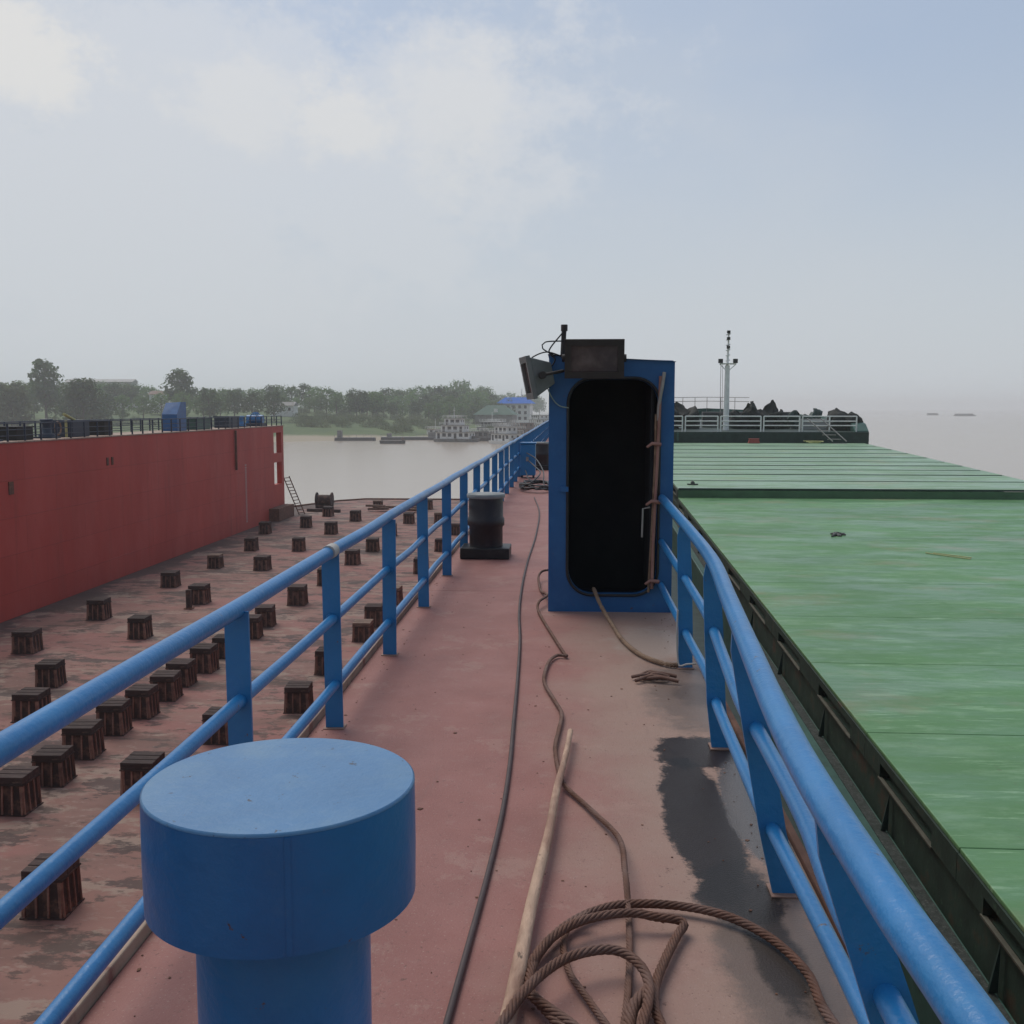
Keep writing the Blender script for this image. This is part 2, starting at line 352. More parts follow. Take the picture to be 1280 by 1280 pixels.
def hatch_material(name, base, pale, brown):
    m = bpy.data.materials.new(name); m.use_nodes = True
    nt = m.node_tree; L = nt.links.new; bs = nt.nodes['Principled BSDF']
    geo = nd(nt, 'ShaderNodeTexCoord')
    def nz(sc, stretch, det=8, r=.62, loc=(0,0,0)):
        mp = nd(nt, 'ShaderNodeMapping'); mp.inputs['Scale'].default_value = stretch; mp.inputs['Location'].default_value = loc; L(geo.outputs['Object'], mp.inputs[0])
        n = nd(nt, 'ShaderNodeTexNoise'); n.inputs['Scale'].default_value = sc; n.inputs['Detail'].default_value = det; n.inputs['Roughness'].default_value = r
        L(mp.outputs[0], n.inputs['Vector']); return n.outputs['Fac']
    def rng(v, a, b, d=1):
        x = nd(nt, 'ShaderNodeMapRange'); x.inputs[1].default_value = a; x.inputs[2].default_value = b; x.inputs[4].default_value = d; L(v, x.inputs[0]); return x.outputs[0]
    def mix(f, a, b):
        x = nd(nt, 'ShaderNodeMix', data_type='RGBA'); L(f, x.inputs[0])
        for i, q in ((6,a),(7,b)):
            if isinstance(q, tuple): x.inputs[i].default_value = (*q, 1)
            else: L(q, x.inputs[i])
        return x.outputs[2]
    dark = tuple(c*.80 for c in base)
    col = mix(rng(nz(.5, (.5,1,1)), .35, .65), dark, base)
    col = mix(rng(nz(1.5, (.6,1.7,1), 10, .72), .50, .68, .5), col, pale)
    col = mix(rng(nz(.22, (1,1,1), 7, .6, (2,4,0)), .42, .62, .45), col, tuple(c*.72 for c in base))
    col = mix(rng(nz(1.1, (.4,2.4,1), 9, .72, (5,3,0)), .58, .68, .45), col, tuple(min(1, c*1.3) for c in pale))
    col = mix(rng(nz(.35, (1,1.3,1), 8, .65, (9,1,0)), .55, .68, .55), col, brown)
    col = mix(rng(nz(2.6, (.35,3.5,1), 10, .78, (7,2,0)), .575, .63, .45), col, tuple(min(1, c*1.25) for c in pale))
    col = mix(rng(nz(6, (1,1,1), 8, .75, (2,8,0)), .62, .70, .45), col, (.10,.09,.06))
    L(col, bs.inputs['Base Color']); bs.inputs['Roughness'].default_value = .55; bs.inputs['Specular IOR Level'].default_value = .4
    rv = nd(nt, 'ShaderNodeMapRange'); rv.inputs[1].default_value = .42; rv.inputs[2].default_value = .62; rv.inputs[3].default_value = .30; rv.inputs[4].default_value = .72; L(nz(.8, (.5,1.4,1), 8, .65, (4,4,0)), rv.inputs[0]); L(rv.outputs[0], bs.inputs['Roughness'])
    b = nd(nt, 'ShaderNodeBump'); b.inputs['Strength'].default_value = .5; b.inputs['Distance'].default_value = .05
    L(nz(1.2, (.4,1.5,1)), b.inputs['Height']); L(b.outputs[0], bs.inputs['Normal'])
    return m
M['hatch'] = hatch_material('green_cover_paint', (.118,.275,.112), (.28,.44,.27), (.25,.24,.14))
M['hatch_far'] = hatch_material('haze_sheen_cover_paint', (.235,.385,.235), (.36,.48,.34), (.30,.32,.20))  # far covers: haze and glancing sky reflection painted in as paler green

def water_material():
    m = bpy.data.materials.new('river_water'); m.use_nodes = True
    nt = m.node_tree; L = nt.links.new; bs = nt.nodes['Principled BSDF']
    tc = nd(nt, 'ShaderNodeTexCoord')
    bs.inputs['Base Color'].default_value = (.40,.335,.265,1); bs.inputs['Roughness'].default_value = .2; bs.inputs['IOR'].default_value = 1.33
    hs = None
    for sc, st, w in ((.9, (1,1.6,1), .5), (.12, (1,2.5,1), 1.0)):
        mp = nd(nt, 'ShaderNodeMapping'); mp.inputs['Scale'].default_value = st; L(tc.outputs['Object'], mp.inputs[0])
        n = nd(nt, 'ShaderNodeTexNoise'); n.inputs['Scale'].default_value = sc; n.inputs['Detail'].default_value = 4; L(mp.outputs[0], n.inputs['Vector'])
        b = nd(nt, 'ShaderNodeBump'); b.inputs['Strength'].default_value = .12*w; b.inputs['Distance'].default_value = .25
        L(n.outputs['Fac'], b.inputs['Height'])
        if hs: L(hs, b.inputs['Normal'])
        hs = b.outputs[0]
    L(hs, bs.inputs['Normal'])
    return m
M['water'] = water_material()

def bank_material():
    m = bpy.data.materials.new('bank_ground'); m.use_nodes = True
    nt = m.node_tree; L = nt.links.new; bs = nt.nodes['Principled BSDF']
    tc = nd(nt, 'ShaderNodeTexCoord'); sep = nd(nt, 'ShaderNodeSeparateXYZ'); L(tc.outputs['Object'], sep.inputs[0])
    n = nd(nt, 'ShaderNodeTexNoise'); n.inputs['Scale'].default_value = .05; n.inputs['Detail'].default_value = 9; n.inputs['Roughness'].default_value = .65; L(tc.outputs['Object'], n.inputs['Vector'])
    def rng(v, a, b, c=0, d=1):
        x = nd(nt, 'ShaderNodeMapRange'); x.inputs[1].default_value = a; x.inputs[2].default_value = b; x.inputs[3].default_value = c; x.inputs[4].default_value = d; L(v, x.inputs[0]); return x.outputs[0]
    def mix(f, a, b):
        x = nd(nt, 'ShaderNodeMix', data_type='RGBA'); L(f, x.inputs[0])
        for i, q in ((6,a),(7,b)):
            if isinstance(q, tuple): x.inputs[i].default_value = (*q, 1)
            else: L(q, x.inputs[i])
        return x.outputs[2]
    g = mix(rng(n.outputs['Fac'], .4, .62), (.060,.105,.032), (.105,.15,.05))
    gx = nd(nt, 'ShaderNodeMath', operation='SUBTRACT'); L(rng(sep.outputs[0], -118, -98), gx.inputs[0]); L(rng(sep.outputs[0], -82, -60), gx.inputs[1])
    ad = nd(nt, 'ShaderNodeMath', operation='MULTIPLY_ADD'); L(n.outputs['Fac'], ad.inputs[0]); ad.inputs[1].default_value = 2.2; L(sep.outputs[2], ad.inputs[2])
    gs = nd(nt, 'ShaderNodeMath', operation='MULTIPLY_ADD'); L(gx.outputs[0], gs.inputs[0]); gs.inputs[1].default_value = -.9; L(ad.outputs[0], gs.inputs[2])
    col = mix(rng(gs.outputs[0], -7.9, -7.3), (.34,.29,.21), g)
    L(col, bs.inputs['Base Color']); bs.inputs['Roughness'].default_value = .95
    return m
M['bank'] = bank_material()

# ------------------------------------------------------------------ river and bank
mb = MB(); mb.add([(-3500,-300,0),(3500,-300,0),(3500,5500,0),(-3500,5500,0)], [(0,1,2,3)])
tag(mb.build('water', M['water'], loc=(0,0,WATER_Z)), kind='structure')

SHORE = [(-2500,300),(-600,322),(-300,330),(-160,338),(-112,330),(-92,334),(-72,352),(-48,368),(-22,420),(-8,520),(8,640),(10,900),(-60,1500),(-200,2600),(-600,5200)]
def shore_dist(x, y):
    best = 1e9; side = 1
    for (ax,ay),(bx,by) in zip(SHORE, SHORE[1:]):
        dx, dy = bx-ax, by-ay
        t = max(0, min(1, ((x-ax)*dx+(y-ay)*dy)/(dx*dx+dy*dy)))
        px, py = ax+dx*t, ay+dy*t
        d = math.hypot(x-px, y-py)
        if d < best:
            best = d; side = 1 if dx*(y-ay)-dy*(x-ax) > 0 else -1
    return best*side
PROF = [(-60,-14),(-4,-10.2),(0,-9.6),(8,-8.9),(20,-7.4),(40,-5.6),(70,-3.2),(110,-.9),(160,.6),(400,3),(900,10),(4000,20)]
def bank_z(x, y):
    d = shore_dist(x, y)
    for (a,za),(b,zb) in zip(PROF, PROF[1:]):
        if d <= b or b == 4000:
            t = max(0, min(1, (d-a)/(b-a))); z = za+(zb-za)*t; break
    k = max(0, min(1, d/30))
    return z + k*1.1*mnoise.fractal(Vector((x*.018, y*.018, 3)), 1, 2, 4)
xs = list(np.linspace(-2400,-420,24)) + list(np.linspace(-400,40,112)) + list(np.linspace(60,200,6))
ys = list(np.linspace(296,560,90)) + list(np.linspace(575,1200,44)) + list(np.linspace(1300,5200,26))
vs = [(x, y, bank_z(x, y)) for y in ys for x in xs]
nx = len(xs)
mb = MB(); mb.add(vs, [(j*nx+i, j*nx+i+1, (j+1)*nx+i+1, (j+1)*nx+i) for j in range(len(ys)-1) for i in range(nx-1)], True)
tag(mb.build('river_bank', M['bank']), kind='structure')

# ------------------------------------------------------------------ trees
def leaf_cloud(mb, clumps, per, size, rnd):
    vs, fs = [], []
    for (c, r) in clumps:
        for _ in range(per):
            d = Vector((rnd.gauss(0,1), rnd.gauss(0,1), rnd.gauss(0,1))).normalized()
            p = Vector(c) + Vector((d.x*r, d.y*r, d.z*r*.8))*(rnd.random()**.45)
            n = (d + Vector((rnd.uniform(-.45,.45), rnd.uniform(-.45,.45), rnd.uniform(-.1,.6)))).normalized()
            u = n.orthogonal().normalized(); w = n.cross(u); a = rnd.uniform(0, PI)
            u, w = u*math.cos(a)+w*math.sin(a), w*math.cos(a)-u*math.sin(a)
            s = size*rnd.uniform(.6,1.3); k = len(vs)
            vs += [p-u*s*.5, p+w*s*.33, p+u*s*.6, p-w*s*.33]
            fs.append((k,k+1,k+2,k+3))
    mb.add(vs, fs)
def make_tree(name, label, cat, h, w, kind, leafm, seed, group=None, per=34):
    rnd = random.Random(seed)
    t = thing(name, label, cat, group=group)
    tr = MB(); lean = rnd.uniform(-.03,.03)*h
    top = h*.82
    pts = [(0,0,-.6),(lean*.2,0,h*.15),(lean*.6,rnd.uniform(-.1,.1),h*.45),(lean,0,top)]
    r0 = .018*h+.05
    tr.tube(pts, [r0*1.3, r0, r0*.7, r0*.15], 7)
    clumps = []
    n = {'round':26,'tall':24,'willow':30,'bush':16,'far':18}[kind]
    z0 = {'round':.30,'tall':.25,'willow':.16,'bush':.10,'far':.22}[kind]*h
    for i in range(n):
        f = (i+.5)/n; z = z0 + (h*.94-z0)*f
        q = (z-z0)/(h-z0)
        prof = {'round':math.sin(PI*min(1,q*.86+.14))**.6,'tall':(1-q*.65)*(.55+.45*math.sin(q*9+seed)),'willow':(1-q**2.2)**.5,'bush':(1-q**2)**.5,'far':math.sin(PI*min(1,q*.8+.2))**.5}[kind]
        a = i*2.399+rnd.uniform(-.5,.5)
        rad = w*.5*prof*rnd.uniform(.35,.85)
        c = (lean*q+math.cos(a)*rad, math.sin(a)*rad, z)
        cr = w*rnd.uniform(.15,.24)*(.75+.5*prof)
        clumps.append((c, cr))
        if i % 2 == 0 and kind != 'bush':
            tr.tube([(lean*q*.6,0,z*.72),((c[0]+lean*q*.6)*.5, c[1]*.5, z*.88), c], [r0*.4, r0*.28, r0*.1], 5)
    tr.build('trunk', M['bark'], t)
    cr = MB(); leaf_cloud(cr, clumps, per, .055*h+.24, rnd)
    cr.build('crown', leafm, t)
    return t
def put(t, x, y, rz=0, s=1, sz=None):
    t.location = (x, y, bank_z(x, y)-.15); t.rotation_euler.z = rz; t.scale = (s, s, sz or s)

def ground_at(px, Y):            # world X seen at picture column px when standing at depth Y
    d = CAMROT @ Vector(((px-640)/F, (640-515)/F, -1)); return d.x/d.y*Y
def htree(py, Y):                # world height whose top shows at picture row py at depth Y
    return EYE.z + (510-py)/F*Y

def top_tree(name, label, cat, px, py, Y, w, kind, leafm, seed, group=None, per=40):
    x = ground_at(px, Y); h = htree(py, Y)-bank_z(x, Y)
    t = make_tree(name, label, cat, h, w, kind, leafm, seed, group, per); put(t, x, Y); return t
top_tree('tree', 'tallest open crowned tree on the bank at far left, standing high over the others', 'tree', 58, 446, 400, 12.5, 'round', M['leaf_dark'], 3, per=40)
top_tree('willow_tree', 'broad dark rounded willow on the bank behind the left dock railing', 'tree', 105, 473, 348, 17, 'willow', M['leaf_dark'], 4, per=90)
top_tree('tree', 'round topped tree rising behind the blue deckhouse on the red wall', 'tree', 225, 460, 430, 13, 'round', M['leaf_dark'], 5, per=50)
top_tree('willow_tree', 'pale grey green willow at the left edge of the picture', 'tree', 14, 477, 350, 16, 'willow', M['leaf_grey'], 6, per=80)
top_tree('tree', 'leafy tree on the low bank just right of the blue deckhouse', 'tree', 262, 484, 385, 11, 'round', M['leaf_dark'], 8)
top_tree('tree', 'rounded tree with a dark crown alone above the beach, left of the moored boats', 'tree', 446, 487, 470, 13, 'round', M['leaf_dark'], 9, per=50)
top_tree('tree', 'smaller round tree right of the dark tree above the beach', 'tree', 470, 489, 474, 10, 'round', M['leaf'], 10)
top_tree('tree', 'tall hazy tree peaking on the wooded skyline above the moored boats', 'tree', 575, 476, 620, 22, 'round', M['leaf'], 11, per=50)
top_tree('tree', 'tall hazy tree at the right end of the wooded skyline above the boats', 'tree', 604, 483, 640, 18, 'round', M['leaf'], 12, per=50)
# the wood along the bank: each tree a thing, four kinds copied
protos = []
for i, (kind, w, lm, seed) in enumerate((('far',11,'leaf',21),('round',10,'leaf_dark',22),('far',9,'leaf',23),('round',12,'leaf',24))):
    protos.append(make_tree('tree', 'green tree in the hazy unbroken wood along the far river bank', 'tree', 12, w, kind, M[lm], seed, 'trees of the wood along the far bank', per=38))
used = [False]*4
def wood_tree(x, y, h, label=None, group=None):
    k = random.randrange(4)
    t = protos[k] if not used[k] else copy_tree(protos[k]); used[k] = True
    s = h/12; put(t, x, y, random.uniform(0, 6.28), s*random.uniform(.95,1.1), s)
    if label: t['label'] = label
    if group: t['group'] = group
# skyline rows (picture column, row of the tops, distance)
def row(cols, Y, jit, step):
    px = cols[0][0]
    while px <= cols[-1][0]:
        for (a, ya), (b, yb) in zip(cols, cols[1:]):
            if a <= px <= b: py = ya+(yb-ya)*(px-a)/(b-a); break
        y = Y + random.uniform(-jit, jit); x = ground_at(px, y)
        h = htree(py + random.uniform(-2.5, 3), y) - bank_z(x, y)
        if shore_dist(x, y) > 20: wood_tree(x, y, max(4, h))
        px += step*random.uniform(.75, 1.25)
row([(-30,478),(120,476),(160,478),(200,486),(260,486),(330,483),(390,479),(410,484),(440,491),(480,490)], 500, 12, 13)
row([(355,494),(420,493),(480,497)], 478, 7, 17)
row([(-20,490),(100,488),(200,492),(320,489),(352,490)], 410, 10, 22)
row([(468,488),(485,486),(530,483),(580,484),(610,489),(625,494)], 600, 20, 11)
row([(480,494),(520,493),(560,495),(620,497),(640,500)], 520, 14, 15)
row([(600,492),(640,491),(690,494)], 1050, 40, 9)
row([(490,504),(540,502),(600,505)], 490, 8, 15)
# bushes on the slope
bush = make_tree('bush', 'low green bush on the grassy slope of the far bank', 'bush', 2.6, 6, 'bush', M['leaf_grey'], 31, 'bushes on the far bank slope', per=36)
for i, (px, Y) in enumerate([(370,396),(392,402),(415,398),(436,405),(455,404),(478,412),(500,416),(520,430),(548,440),(575,450),(402,382),(428,388),(470,398),(510,412),(540,424),(30,392),(66,395),(150,380),(170,392),(190,386),(270,372),(300,384),(325,378),(240,384)]+[(random.Random(i).uniform(355,660), random.Random(i+99).uniform(378,490)) for i in range(90)]):
    b = bush if i == 0 else copy_tree(bush)
    x = ground_at(px, Y); put(b, x, Y, i*1.3, random.uniform(.7,1.35), random.uniform(.7,1.3))

# long pale building and small huts behind the trees
def hut(name, label, px, Y, w, h, z, wall, roof, nwin):
    x = ground_at(px, Y); t = thing(name, label, 'building', (x, Y, z))
    b = MB(); b.box(-w/2, w/2, 0, 7, -2, h); b.build('wall', wall, t)
    b = MB(); b.prism([(-.5,h+.003),(7.5,h+.003),(3.5,h+1.6)], 'x', -w/2-.4, w/2+.4); b.build('roof', roof, t)
    for i in range(nwin):
        q = MB(); cx = -w/2+(i+.5)*w/nwin; q.box(cx-.5, cx+.5, -.06, -.004, h*.35, h*.75); q.build('window', M['window'], t)
    return t
hut('building', 'long low pale building showing through the treetops at far left', 125, 560, 38, 13, 3, M['concrete'], M['concrete'], 10)
hut('house', 'small pale house half hidden by trees left of the blue deckhouse', 197, 440, 7, 6.0, 1.5, M['boat_white'], M['boat_rust'], 2)
hut('house', 'low white shed among the trees above the end of the red wall', 352, 425, 10, 3.2, -.6, M['boat_white'], M['boat_grey'], 3)

# ------------------------------------------------------------------ moored boats
def boat(name, label, cat, px, py, length, width, rz, tiers, hullm, cabm, roofm, mast=False, rail=True, cargo=None):
    p = at(px, py, WATER_Z)
    t = thing(name, label, cat, (p.x, p.y, WATER_Z-.3), rz)
    l, w = length, width
    h = MB()
    out = [(-l/2,-w/2),(l*.36,-w/2),(l/2,-w*.22),(l/2,w*.22),(l*.36,w/2),(-l/2,w/2)]
    low = [(x*.93, y*.9) for x, y in out]; n = len(out)
    h.add([(x,y,0) for x,y in low]+[(x,y,1.3) for x,y in out], [tuple(range(n))[::-1], tuple(range(n,2*n))]+[(i,(i+1)%n,n+(i+1)%n,n+i) for i in range(n)])
    h.build('hull', hullm, t)
    z = 1.303; a, b = -l*.44, l*.34; ww = w*.42
    for k in range(tiers):
        c = MB(); c.box(a, b, -ww, ww, z, z+2.1); co = c.build('cabin', cabm, t)
        nwin = max(2, int((b-a)/1.7))
        for i in range(nwin):
            q = MB(); cx = a+(i+.5)*(b-a)/nwin; wd = .62 if i % 3 else .45
            z0 = z+(.7 if i % 3 else .1)
            q.box(cx-wd, cx+wd, -ww-.05, -ww-.004, z0, z+1.8); q.build('window', M['window'], co)
        for i in range(2):
            q = MB(); q.box(b+.004, b+.05, -ww*.6+i*ww*.9, -ww*.6+i*ww*.9+.7, z+.9, z+1.7); q.build('window', M['window'], co)
        r = MB(); r.box(a-.5, b+.7, -ww-.5, ww+.5, z+2.103, z+2.25); r.build('roof', roofm, t)
        if rail:
            g = MB()
            zz = z+2.25 if k < tiers-1 or tiers == 1 else z+2.25
            for yy in (-ww-.42, ww+.42):
                for q2 in (.45, .9): g.tube([(a-.4,yy,zz+q2),(b+.6,yy,zz+q2)], .05, 5)
                m = int((b-a)/1.3)
                for i in range(m+1): xx = a-.4+(b-a+1)*i/m; g.tube([(xx,yy,zz),(xx,yy,zz+.9)], .05, 5)
            g.build('railing', M['boat_white'], t)
        z += 2.253; a += (b-a)*.14; b -= (b-a)*.20; ww *= .85
    if mast:
        g = MB(); g.tube([((a+b)/2,0,z),((a+b)/2,0,z+4)], [.12,.05], 6); g.tube([((a+b)/2,-1,z+2.6),((a+b)/2,1,z+2.6)], .06, 5); g.build('mast', M['boat_white'], t)
    if cargo:
        g = MB(); g.box(l*.36, l*.44, -w*.15, w*.15, 1.303, 2.2); g.build('winch', cargo, t)
    return t
boat('houseboat', 'three tier grey white houseboat with dark windows, at the left of the moored boats', 'boat', 572, 552, 15, 7, -.25, 3, M['boat_grey'], M['boat_white'], M['boat_grey'], True, cargo=M['boat_dark'])
boat('houseboat', 'white two tier boat with a pale hull, right of the three tier houseboat', 'boat', 634, 555, 11, 6, -.8, 2, M['boat_white'], M['boat_white'], M['boat_grey'], cargo=M['boat_rust'])
boat('workboat', 'low dark workboat squeezed between the two white houseboats', 'boat', 606, 551, 8, 5, -.5, 1, M['boat_dark'], M['boat_grey'], M['boat_dark'], rail=True, cargo=M['boat_rust'])
boat('workboat', 'small rusty grey boat just left of the three tier houseboat', 'boat', 546, 547, 8, 5, .3, 1, M['boat_rust'], M['boat_white'], M['boat_rust'], True)
boat('houseboat', 'rusty brown boat moored behind the white two tier boat by the railing', 'boat', 655, 546, 15, 7, -.9, 2, M['boat_rust'], M['boat_rust'], M['boat_grey'], True)
boat('houseboat', 'pale houseboat behind the dark workboat in the row of moored boats', 'boat', 618, 543, 16, 7, -.5, 2, M['boat_dark'], M['boat_grey'], M['boat_white'], True)
boat('ferry', 'white passenger boat with tall deckhouse glimpsed beside the blue doorway hut', 'boat', 677, 538, 22, 9, -1.0, 3, M['boat_white'], M['boat_white'], M['boat_grey'], True)
# floating restaurant with the blue roof
p = at(645, 537, WATER_Z)
t = thing('boathouse', 'pale floating house under a bright blue pitched roof behind the moored boats', 'building', (p.x, p.y, WATER_Z), -.15)
b = MB(); b.box(-11,11,-6,6,-.5,1.2); b.build('pontoon', M['boat_grey'], t)
b = MB(); b.box(-8,8,-4,4,1.203,13.4); w_ = b.build('wall', M['boat_white'], t)
for k in range(4):
    for i in range(5):
        q = MB(); q.box(-7+i*3, -5.6+i*3, -4.06, -4.004, 2.2+k*2.9, 3.7+k*2.9); q.build('window', M['window'], w_)
b = MB(); b.frustum((-9.5,9.5,-5.5,5.5), (-5.5,5.5,-.5,.5), 13.403, 16.6); b.build('roof', M['blue_roof'], t)
b = MB(); b.tube([(3,0,16.4),(3,0,21)], [.3,.15], 6); b.build('flagpole', M['boat_white'], t)
p = at(620, 540, WATER_Z)
t = thing('boathouse', 'low floating shed under a dark green hipped roof, left of the blue roofed house', 'building', (p.x, p.y, WATER_Z), -.2)
b = MB(); b.box(-9,9,-4,4,-.4,8); b.build('wall', M['boat_grey'], t)
b = MB(); b.frustum((-9.8,9.8,-5,5), (-4,4,-.6,.6), 8.003, 12.4); b.build('roof', M['green_roof'], t)
q = MB(); q.box(.4,2.0,-5.0,-4.2,9.2,10.8); q.build('skylight', M['boat_white'], t)
# jetties and small craft along the beach
def jetty(label, px0, px1, py, boxes, m, name='jetty'):
    a, b = at(px0, py, WATER_Z), at(px1, py, WATER_Z)
    L_ = (b-a).length
    t = thing(name, label, 'jetty', (a.x, a.y, WATER_Z), math.atan2(b.y-a.y, b.x-a.x))
    g = MB(); g.box(0, L_, 0, 4, -.4, .9); g.build('pontoon', M['boat_dark'], t)
    g = MB(); g.box(.2, L_-.2, .2, 3.8, .903, 1.1); g.build('deck', m, t)
    for f, w, h in boxes:
        g = MB(); g.box(L_*f, L_*f+w, .8, 3.2, 1.103, 1.1+h); g.build('cabin', M['boat_grey'], t)
    g = MB()
    for i in range(int(L_/2.5)+1): g.tube([(i*2.5,.3,1.1),(i*2.5,.3,2.0)], .06, 5)
    g.tube([(0,.3,2.0),(L_,.3,2.0)], .05, 5); g.build('railing', M['boat_grey'], t)
jetty('long pale floating jetty along the beach, left of the moored boats', 476, 548, 550, ((.82,2.5,1.6),(.1,1.5,1.2)), M['concrete'])
jetty('dark low pontoon jetty nearer the sandy spit', 418, 468, 551, ((.06,1.5,2.4),), M['boat_grey'])
boat('fishing_boat', 'small dark open fishing boat afloat just off the jetty', 'boat', 491, 554.5, 8, 3, 0, 0, M['boat_dark'], M['boat_grey'], M['boat_dark'], rail=False, cargo=M['boat_rust'])
boat('cargo_barge', 'tiny distant barge on the hazy river, left of the two at far right', 'barge', 1166, 519, 18, 5, 0, 1, M['boat_dark'], M['boat_dark'], M['boat_dark'], rail=False, cargo=M['boat_dark'])
boat('cargo_barge', 'tiny distant barge on the hazy river at far right', 'barge', 1206, 520, 30, 7, 0, 1, M['boat_dark'], M['boat_dark'], M['boat_dark'], rail=False, cargo=M['boat_dark'])

# ------------------------------------------------------------------ floating dock: floor, walls, walkway
mb = MB()
out = [(-32,-12),(.6,-12),(.6,110.1),(-22.0,110.1),(-24.5,107.8),(-32,91.5)]
mb.prism(out, 'z', WATER_Z-2, FLOOR_Z)
tag(mb.build('dock_floor', M['floor']), kind='structure')
# thin steel edge at the end of the floor
mb = MB(); mb.tube([(-28,100.4,FLOOR_Z+.06),(-24.5,107.75,FLOOR_Z+.06),(-22,110.0,FLOOR_Z+.06),(-1.4,110.0,FLOOR_Z+.06)], .10, 6)
tag(mb.build('edge_rail', M['rust']), 'dark steel edge bar along the far end of the dock floor', 'edge bar')

wall = thing('dock_wall', 'long red dock side wall across the dock floor from the walkway', 'dock wall', (-26.2, 40, FLOOR_Z))
def wp(mbx, name, m, parent=wall, **k):
    o = mbx.build(name, m, parent, **k); o.matrix_parent_inverse = Matrix.Translation(-Vector((-26.2,40,FLOOR_Z))); return o
mb = MB()
WX = -26.2
mb.box(WX-3, WX, -10, 89.9, FLOOR_Z+.004, 0)
# the pierced end: posts and bands round two openings
mb.box(WX-.46, WX, 89.9, 93.0, -.55, 0)
mb.box(WX-.46, WX, 92.3, 93.0, FLOOR_Z+.004, -.55)
mb.box(WX-.46, WX, 89.9, 92.3, -3.2, -2.4)
mb.box(WX-.46, WX, 89.9, 92.3, FLOOR_Z+.004, -5.2)
wp(mb, 'wall_plating', M['dockred'])
mb = MB()
for i in range(24): mb.box(WX+.004, WX+.02, 81.6, 82.0, -3.0-i*.2, -2.92-i*.2)
wp(mb, 'draught_marks', M['concrete'])
mb = MB()
mb.tube([(WX+.12,79.2,-.1),(WX+.12,79.2,-3.2)], .09, 6); wp(mb, 'drain_pipe', M['rust'])
mb = MB()
for yy in (56.8, 57.4): mb.box(WX+.004, WX+.05, yy, yy+.22, -1.6, -1.15)
mb.box(WX+.004, WX+.05, 46.5, 46.9, -2.4, -1.8)
wp(mb, 'scupper', M['rust'])
mb = MB(); mb.box(WX-3, WX+.06, -10, 93.1, .004, .07); wp(mb, 'deck_edge', M['lip'])
mb = MB(); mb.box(WX+.004, WX+.9, 88, 92.9, FLOOR_Z+.006, FLOOR_Z+1.1); wp(mb, 'step_box', M['rust'])

inner = thing('dock_wall', 'near dock side wall carrying the pink walkway', 'dock wall', (-.3, 40, FLOOR_Z))
mb = MB(); mb.box(-1.30, .78, -10, 93, FLOOR_Z+.004, -.03); o = mb.build('wall_plating', M['dockred'], inner); o.matrix_parent_inverse = Matrix.Translation(-inner.location)

# walkway plating as one sheet
mb = MB(); mb.box(-1.31, .85, -10, 93.2, -.028, 0)
tag(mb.build('walkway', M['deck']), kind='structure')
mb = MB(); mb.box(-1.365, -1.313, -10, 93, -.12, .045)
tag(mb.build('kerb', M['lip'], bevel=.006), kind='structure')
mb = MB(); mb.box(.853, .885, -10, 93, -.25, .02)
tag(mb.build('kerb', M['rust'], bevel=.006), kind='structure')
# plate seams: weld beads, real ridges
mb = MB()
for yy in (9.15, 13.4, 17.8, 24.5, 31):
    mb.tube([(-1.3,yy,-.005),(-.4,yy+.01,-.005),(.84,yy,-.005)], .0075, 6, smooth=True)
tag(mb.build('weld_seam', M['deck']), kind='structure')

# steep ladder at the end of the red wall
t = thing('ship_ladder', 'steep grey ladder leaning at the end of the red wall', 'ladder', (-25.8, 93.3, FLOOR_Z))
top_, bot_ = Vector((-.35,.2,3.6)), Vector((.85,1.0,0))
for s in (-.35, .35):
    g = MB(); off = Vector((s*.5,s,0)); g.tube([bot_+off, top_+off], .05, 6); g.build('stringer', M['rust'], t)
for i in range(12):
    c = bot_.lerp(top_, (i+.5)/12); g = MB(); g.tube([c+Vector((-.17,-.35,0)), c+Vector((.17,.35,0))], .04, 6); g.build('rung', M['rust'], t)

# ------------------------------------------------------------------ railings
def rail_posts_straight(parent, xc, ys, h, m, w=.09, pads=True):
    base = MB(); base.box(-w/2, w/2, -.006, .006, .006, h); base.box(-.006, .006, .006, .05, .006, h)
    for z, r in ((.58,.0275),(.23,.0275)):
        for d in (-.022, .012): base.tube([(0,d,z),(0,d+.005,z),(0,d+.010,z)], [r*.92, r, r*.92], 12)
    p0 = base.build('post', m, parent)
    pad = MB(); pad.box(-.055, .052, -.03, .055, 0.001, .005); pd0 = pad.build('base_plate', M['pad'], p0)
    posts = []
    for i, y in enumerate(ys):
        if i == 0: p, pd = p0, pd0
        else:
            p = p0.copy(); C.objects.link(p); pd = pd0.copy(); C.objects.link(pd); pd.parent = p
        p.location = (xc + random.uniform(-.006,.006), y, 0); p.rotation_euler = (random.uniform(-.006,.006), random.uniform(-.008,.008), random.uniform(-.05,.05))
        posts.append(p)
    return posts
left = thing('guard_railing', 'blue three bar railing along the left edge of the pink walkway', 'railing', (0,0,0))
ys_l = [.15, 1.72, 3.61, 5.12, 6.70, 8.36] + [9.98+1.62*i for i in range(0, 51)]
rail_posts_straight(left, -1.20, ys_l, .915, M['blue'])
def wobble(x, z, y0, y1, amp=.006):
    return [(x+random.uniform(-amp,amp), y, z+random.uniform(-amp,amp)) for y in np.arange(y0, y1+.1, .8)]
g = MB(); g.tube(spline(wobble(-1.20, .93, -2, 93, .007), .4), .033, 14); g.build('top_rail', M['blue'], left)
g = MB(); g.tube(spline(wobble(-1.20, .58, -2, 93), .4), .025, 12); g.build('middle_rail', M['blue'], left)
